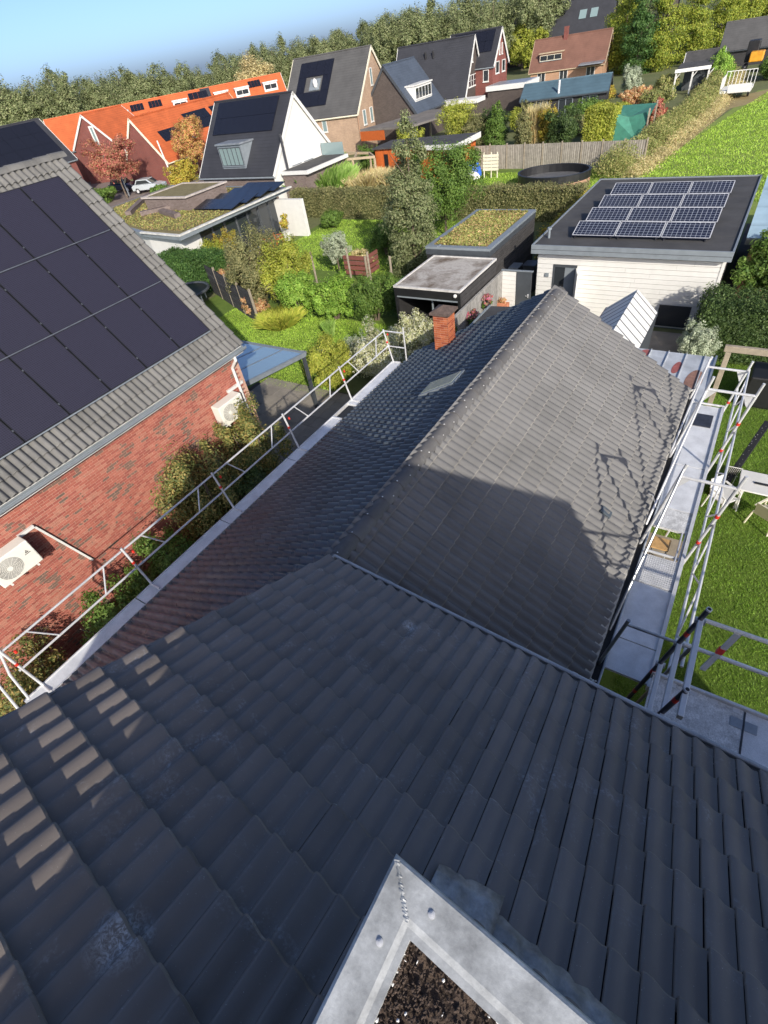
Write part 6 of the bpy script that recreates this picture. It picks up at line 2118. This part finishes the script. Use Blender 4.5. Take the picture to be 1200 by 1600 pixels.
# --- right side
hedge('laurel_hedge', 'dark glossy clipped hedge behind the timber goalpost frame', (-.6, 20.7), (7.0, 21.4), 1.7, 2.0, 'dark', 22000, .055, 80)
bush('yellow_shrub', 'golden low shrub beside the zinc canopy', -.35, 17.9, .55, .9, 'yellow', 2200, .05, 81)
bush('grey_shrub', 'grey-green feathery shrub in front of the dark hedge', -.4, 19.3, .75, 1.7, 'silver', 4500, .05, 82)
bush('yellow_shrub', 'small yellow-leaved plant at the end of the scaffold deck', .25, 14.4, .45, .7, 'yg', 1500, .05, 83)
tree('glossy_tree', 'glossy dark green tree between the garage and the light blue roof', 1.3, 24.9, 1.5, 3.2, 'green', 7000, .09, 84, .15)
rc = thing('red_cylinder', 'small red gas cylinder standing beside the golden shrub', 'cylinder', (-.85, 18.0, 0))
ob('cylinder_body', MB().tube((-.85, 18.0, 0), (-.85, 18.0, .55), .11, 12).sphere((-.85, 18.0, .55), (.11, .11, .08), 12, 4, 0), M['red'], rc)
ob('valve', MB().tube((-.85, 18.0, .6), (-.85, 18.0, .72), .03, 8), M['dark_tube'], rc)
wc = thing('watering_can', 'turquoise watering can on the dark yard beside the garage', 'watering can', (.35, 23.3, 0))
ob('can_body', MB().tube((.35, 23.3, 0), (.35, 23.3, .32), .17, 12, .15), pmat('turquoise', (.08, .36, .30, 1), .45), wc)
ob('spout', MB().tube((.5, 23.3, .1), (.78, 23.3, .42), .03, 8), pmat('turquoise', (.08, .36, .30, 1), .45), wc)
fc = thing('folding_chairs', 'bundle of pale folding chairs leaning at the hedge behind the garage', 'chair', (1.5, 22.9, 0))
for k in range(3):
    ob('chair_frame', MB().path([(1.1 + k * .22, 22.7, 0), (1.35 + k * .22, 23.1, 1.1), (1.55 + k * .22, 23.1, 1.1), (1.3 + k * .22, 22.7, 0)], .025, 6), M['alu'], fc)

# --- gardens behind the fence
tuft('reed_clump', 'tall bright green reed clump behind the clipped hedge', -36.2, 42.6, 3.6, 2.5, 5000, 'reed', 90, w=.03)
tuft('reed_clump', 'bright green reeds beside the white balcony', -33.6, 42.0, 2.6, 2.3, 3000, 'reed', 91, w=.03)
tuft('pampas_clump', 'dry straw-coloured ornamental grass below the timber pergola', -30.6, 43.2, 2.2, 1.7, 2500, 'dry', 92, w=.025)
tuft('pampas_clump', 'pale dry grass in front of the orange shed', -28.2, 44.2, 1.8, 1.7, 1800, 'dry', 93, w=.025)
bush('pergola_shrub', 'dark shrub growing inside the timber pergola', -33.4, 48.6, 1.6, 2.6, 'green', 3500, .10, 94)
for k, (nm, x, y, r, h, lf, n, sh, lab) in enumerate((
        ('garden_tree', -28.4, 58.6, 2.3, 4.2, 'yg', 7000, 'round', 'yellow-green rounded tree behind the orange shed'),
        ('garden_tree', -25.8, 57.2, 1.6, 3.6, 'olive', 4500, 'round', 'olive tree between the orange shed and the board fence'),
        ('garden_tree', -23.4, 56.0, .95, 4.2, 'green', 4500, 'column', 'slim green columnar tree behind the board fence beside a dark bush'),
        ('garden_tree', -24.4, 58.6, 1.6, 3.4, 'dark', 4500, 'round', 'dark bush behind the slim columnar tree'),
        ('garden_tree', -20.6, 56.0, .9, 3.9, 'olive', 4500, 'column', 'slim grey-green columnar tree beside the pampas plumes'),
        ('garden_tree', -18.6, 56.8, 1.0, 3.6, 'yellow', 3500, 'round', 'golden-yellow shrub tree behind the board fence'),
        ('garden_tree', -16.9, 56.2, 1.7, 3.3, 'dark', 6500, 'round', 'dense dark green round bush behind the board fence'),
        ('garden_tree', -31.8, 54.0, 1.6, 3.6, 'yg', 4500, 'round', 'bright yellow-green tree rising behind the orange shed roof'))):
    tree(nm, lab, x, y, r, h, lf, n, .10, 100 + k, .05, shape=sh)
tuft('pampas_plumes', 'tall cream pampas plumes behind the board fence', -20.0, 57.4, 1.2, 3.6, 1500, 'dry', 110, w=.03)
hedge('hop_arch', 'leafy yellow-green arch of climbers beside the green netting', (-15.6, 59.6), (-13.2, 59.4), 2.2, 2.6, 'yg', 6500, .11, 111)
bush('grey_bush', 'round grey-green willow bush beside the conifers', -17.9, 86.5, 1.7, 3.0, 'silver', 4500, .11, 112)
for k, (x, y, r, h, lf, lab) in enumerate(((-20.6, 84, 1.6, 2.4, 'yellow', 'yellow bush left of the grey willow bush by the shed roof'), (-15.6, 78.5, 2.0, 1.8, 'orange', 'pink-brown flower bed below the grey willow bush'), (-13.6, 84.6, 1.6, 2.0, 'wild', 'brownish wild shrub beside the white-trimmed porch'), (-19.4, 71.5, 2.4, 2.0, 'green', 'green garden bushes in front of the blue-green shed'), (-15.8, 69.0, 2.4, 1.9, 'yg', 'mixed yellow-green bushes in front of the flower bed'), (-11.0, 66.5, .9, 2.0, 'red', 'reddish shrub at the corner of the green netting'), (-12.6, 74.0, 2.2, 2.0, 'wild', 'wild shrubs between the netting and the porch'))):
    bush('garden_bush', lab, x, y, r, h, lf, 3000, .12, 120 + k)
for k, (x, y, r, h) in enumerate(((-25.6, 113.0, 2.3, 10.6), (-22.4, 109.5, 2.5, 10.8), (-19.4, 110.5, 2.6, 9.6), (-16.4, 117.0, 2.7, 10.2), (-13.2, 124.0, 2.8, 10.4), (-10.2, 128.0, 2.8, 10.2), (-7.4, 132.0, 2.6, 10.0), (-28.0, 121, 2.8, 10.4))):
    tree('conifer', 'tall green-gold conifer in the row behind the porch shed', x, y, r, h, 'conifer' if k != 1 else 'ivy', 9000, .17, 130 + k, .02, group='conifer row', shape='column')
tree('red_maple', 'red-leaved maple in front of the red brick gables', -66.0, 42.6, 3.1, 6.0, 'red', 9000, .13, 140, .28)
tree('autumn_tree', 'pink and orange autumn tree between the orange terrace and the white gable', -62.0, 51.6, 2.4, 6.2, 'autumn', 7000, .13, 141, .25)
tree('yellow_tree', 'small bright yellow tree beside the sedum house', -55.5, 43.6, 2.1, 3.4, 'yellow', 5500, .12, 142, .15)
bush('street_hedge', 'green hedge at the foot of the plain red brick gable', -66.5, 51.5, 3.5, 1.6, 'dark', 5000, .12, 143, cat='hedge', ry=1.0)
bush('street_shrub', 'low bush under the red-leaved maple', -68.0, 40.6, 2.2, 1.6, 'green', 3500, .12, 144)
bush('street_shrub', 'round bush beside the small bright yellow tree', -58.6, 42.4, 1.6, 1.4, 'green', 3000, .12, 145)
tree('far_maple', 'dark red maple in front of the distant black roofs', -59.6, 163, 3.0, 11.0, 'red', 4500, .26, 146, .1, shape='cone')
tree('far_yellow_tree', 'yellow-green tree beside the dark red maple', -52.5, 140, 3.6, 8.4, 'yg', 5000, .24, 147, .08)
tree('far_yellow_tree', 'second yellow-green tree in front of the dark red maple', -47.0, 132, 2.6, 6.4, 'yg', 4000, .24, 148, .08)
# wild growth along the meadow
def verge(name, label, pts, n, w, h, leaf, seed, size):
    """unmown strip: upright leaves and stalks along a line, uneven in height"""
    rg = np.random.default_rng(seed)
    pts = np.array(pts, float)
    seg = np.linalg.norm(np.diff(pts, axis=0), axis=1)
    cum = np.concatenate([[0], np.cumsum(seg)])
    s = rg.uniform(0, cum[-1], n)
    x, y = np.interp(s, cum, pts[:, 0]), np.interp(s, cum, pts[:, 1])
    off = rg.normal(0, w * .38, n)
    top = h * (.6 + .35 * np.sin(s * .9) * np.sin(s * .37 + 1) + .25 * np.sin(s * 3.1)) * np.exp(-(off / w) ** 2)
    z = np.abs(rg.uniform(0, 1, n) ** .7 * top) + .03
    c = np.stack([x + off, y + rg.normal(0, .2, n), z], 1)
    nn = rg.normal(size=(n, 3))
    nn[:, 2] *= .5
    o = link(name, npmesh(name, *quads(c, nn, size, rg, .4), LEAF[leaf]))
    tag(o, label, 'undergrowth')
    o['kind'] = 'stuff'
    return o


LINE = [(-10.0, 45.5), (-9.4, 52), (-8.6, 62), (-7.9, 72), (-8.2, 84), (-8.0, 94)]
verge('wild_verge', 'continuous wild strip of shrubs and weeds along the meadow edge', LINE, 70000, 2.0, 1.9, 'wild', 150, .075)
verge('dry_verge', 'dry pale grass stalks on the meadow side of the wild strip', [(x + 1.5, y) for x, y in LINE], 26000, 1.1, .9, 'dry', 153, .06)
bush('meadow_hedge', 'green hedge bush between the porch shed and the cage trailer', -8.2, 88.5, 1.3, 3.2, 'bright', 4500, .13, 151, ry=4.5, cat='hedge')
for k, (x, y, r, h_, lf) in enumerate(((-22.5, 66, 2.2, 1.8, 'green'), (-25.5, 68, 2.0, 2.2, 'yg'), (-18.0, 64.0, 2.0, 1.7, 'olive'), (-21.5, 62.5, 1.6, 1.5, 'yg'), (-27.5, 64.5, 1.8, 2.0, 'green'))):
    bush('garden_bush', ('low green bush in the garden behind the fence trees', 'yellow-green bush beside the blue-green shed', 'olive bush near the leafy climber arch', 'small yellow-green bush behind the dark round bush', 'green bush behind the yellow-green rounded tree')[k], x, y, r, h_, lf, 2500, .12, 170 + k)
bush('barn_bush', 'bushes in front of the slate-roofed barn', -2.6, 90, 2.5, 2.2, 'green', 4000, .15, 152)

# --- row of tall trees along the horizon
kinds = []
for k in range(5):
    nm = 'horizon_tree'
    lf = 'poplar' if k < 4 else 'dry'
    tt = tree(nm, 'tall grey-green poplar in the long tree row along the horizon' if k < 4 else 'single tan autumn tree in the horizon tree row', 0, 0, 4.6, 12.0, lf, 11000, .22, 160 + k, .02, group='tree row on the horizon' if k < 4 else None)
    kinds.append(tt)
RNG2 = random.Random(21)


def row_h(az):
    return float(np.interp(az, [-70, -62, -57, -47, -43, -37, -32, -29, -25, -20, -10], [16.0, 15.6, 13.2, 11.2, 12.0, 12.4, 13.0, 13.8, 13.6, 13.4, 13]))


placed = [0] * 5
spots = []
for row, (D, step) in enumerate(((165, 2.05), (182, 2.0), (150, 3.2))):
    az = -69 + row * .7
    while az < -12:
        if row == 2 and not (-33 < az < -16):
            az += step
            continue
        spots.append((az + RNG2.uniform(-.4, .4), D + RNG2.uniform(-5, 5), row))
        az += step * RNG2.uniform(.8, 1.2)
spots.append((-43.4, 140, 9))
for az, D, row in spots:
    k = 4 if row == 9 else RNG2.randrange(4)
    if placed[k] == 0:
        o = kinds[k]
    elif k == 4:
        continue
    else:
        o = copy_tree(kinds[k], (0, 0, 0))
    placed[k] += 1
    hgt = row_h(az) * RNG2.uniform(.93, 1.05) * (1.0 if row == 0 else 1.02 if row == 1 else .97)
    if k == 4:
        hgt = 11.2
    o.location = (D * math.sin(math.radians(az)), D * math.cos(math.radians(az)), 0)
    o.rotation_euler = (0, 0, RNG2.uniform(0, 6.28))
    s = hgt / 12.0
    o.scale = (s * RNG2.uniform(.95, 1.25), s * RNG2.uniform(.95, 1.25), s)

# --- grass
blades('lawn_grass', 'short bright lawn grass behind the scaffold', .3, 5.2, 1.5, 20.0, 170000, .045, 'grass', 200)
blades('lawn_grass', 'sunny lawn grass between the shrubs and the veranda', -24, -12.6, 13.0, 19.6, 60000, .06, 'grass2', 201, w=.011)
blades('lawn_grass', 'rougher lawn grass in front of the clipped hedge', -28.5, -14, 25.5, 35.6, 40000, .07, 'grass2', 202, w=.016)
blades('lawn_grass', 'lawn grass around the round pool', -26, -9, 38, 49, 30000, .09, 'grass2', 203, w=.022)
blades('meadow_grass', 'meadow grass beyond the garage roof', -8, 8, 40, 80, 60000, .10, 'grass2', 204, keep=lambda x, y: x > -8.3 + (y - 47) * .17, w=.03)
for lab, x0, x1, y0, y1, z, n in (('sedum cushion plants on the dark boarded shed roof', sx0 + .3, sx1 - .3, sy0 + .35, sy1 - .3, sz - .02, 14000), ('sedum plants covering the wide low roof', -45, -30.5, 22.6, 32.6, 2.965, 22000)):
    rg = np.random.default_rng(len(lab))
    x, y = rg.uniform(x0, x1, n), rg.uniform(y0, y1, n)
    if x0 < -40:
        k = (y > 22.6 + (-34.4 - x) * .26) & ~((x > -40) & (x < -34.6) & (y > 26.8) & (y < 31.2)) & ~((x > -34.4) & (y > 26.8))
        x, y = x[k], y[k]
    c = np.stack([x, y, z + rg.uniform(0, .07, len(x))], 1)
    nr_ = rg.normal(size=c.shape) * .6
    nr_[:, 2] += 1
    o = link('sedum', npmesh('sedum', *quads(c, nr_, .05, rg, .8), LEAF['sedum']))
    tag(o, lab, 'sedum')
    o['kind'] = 'stuff'
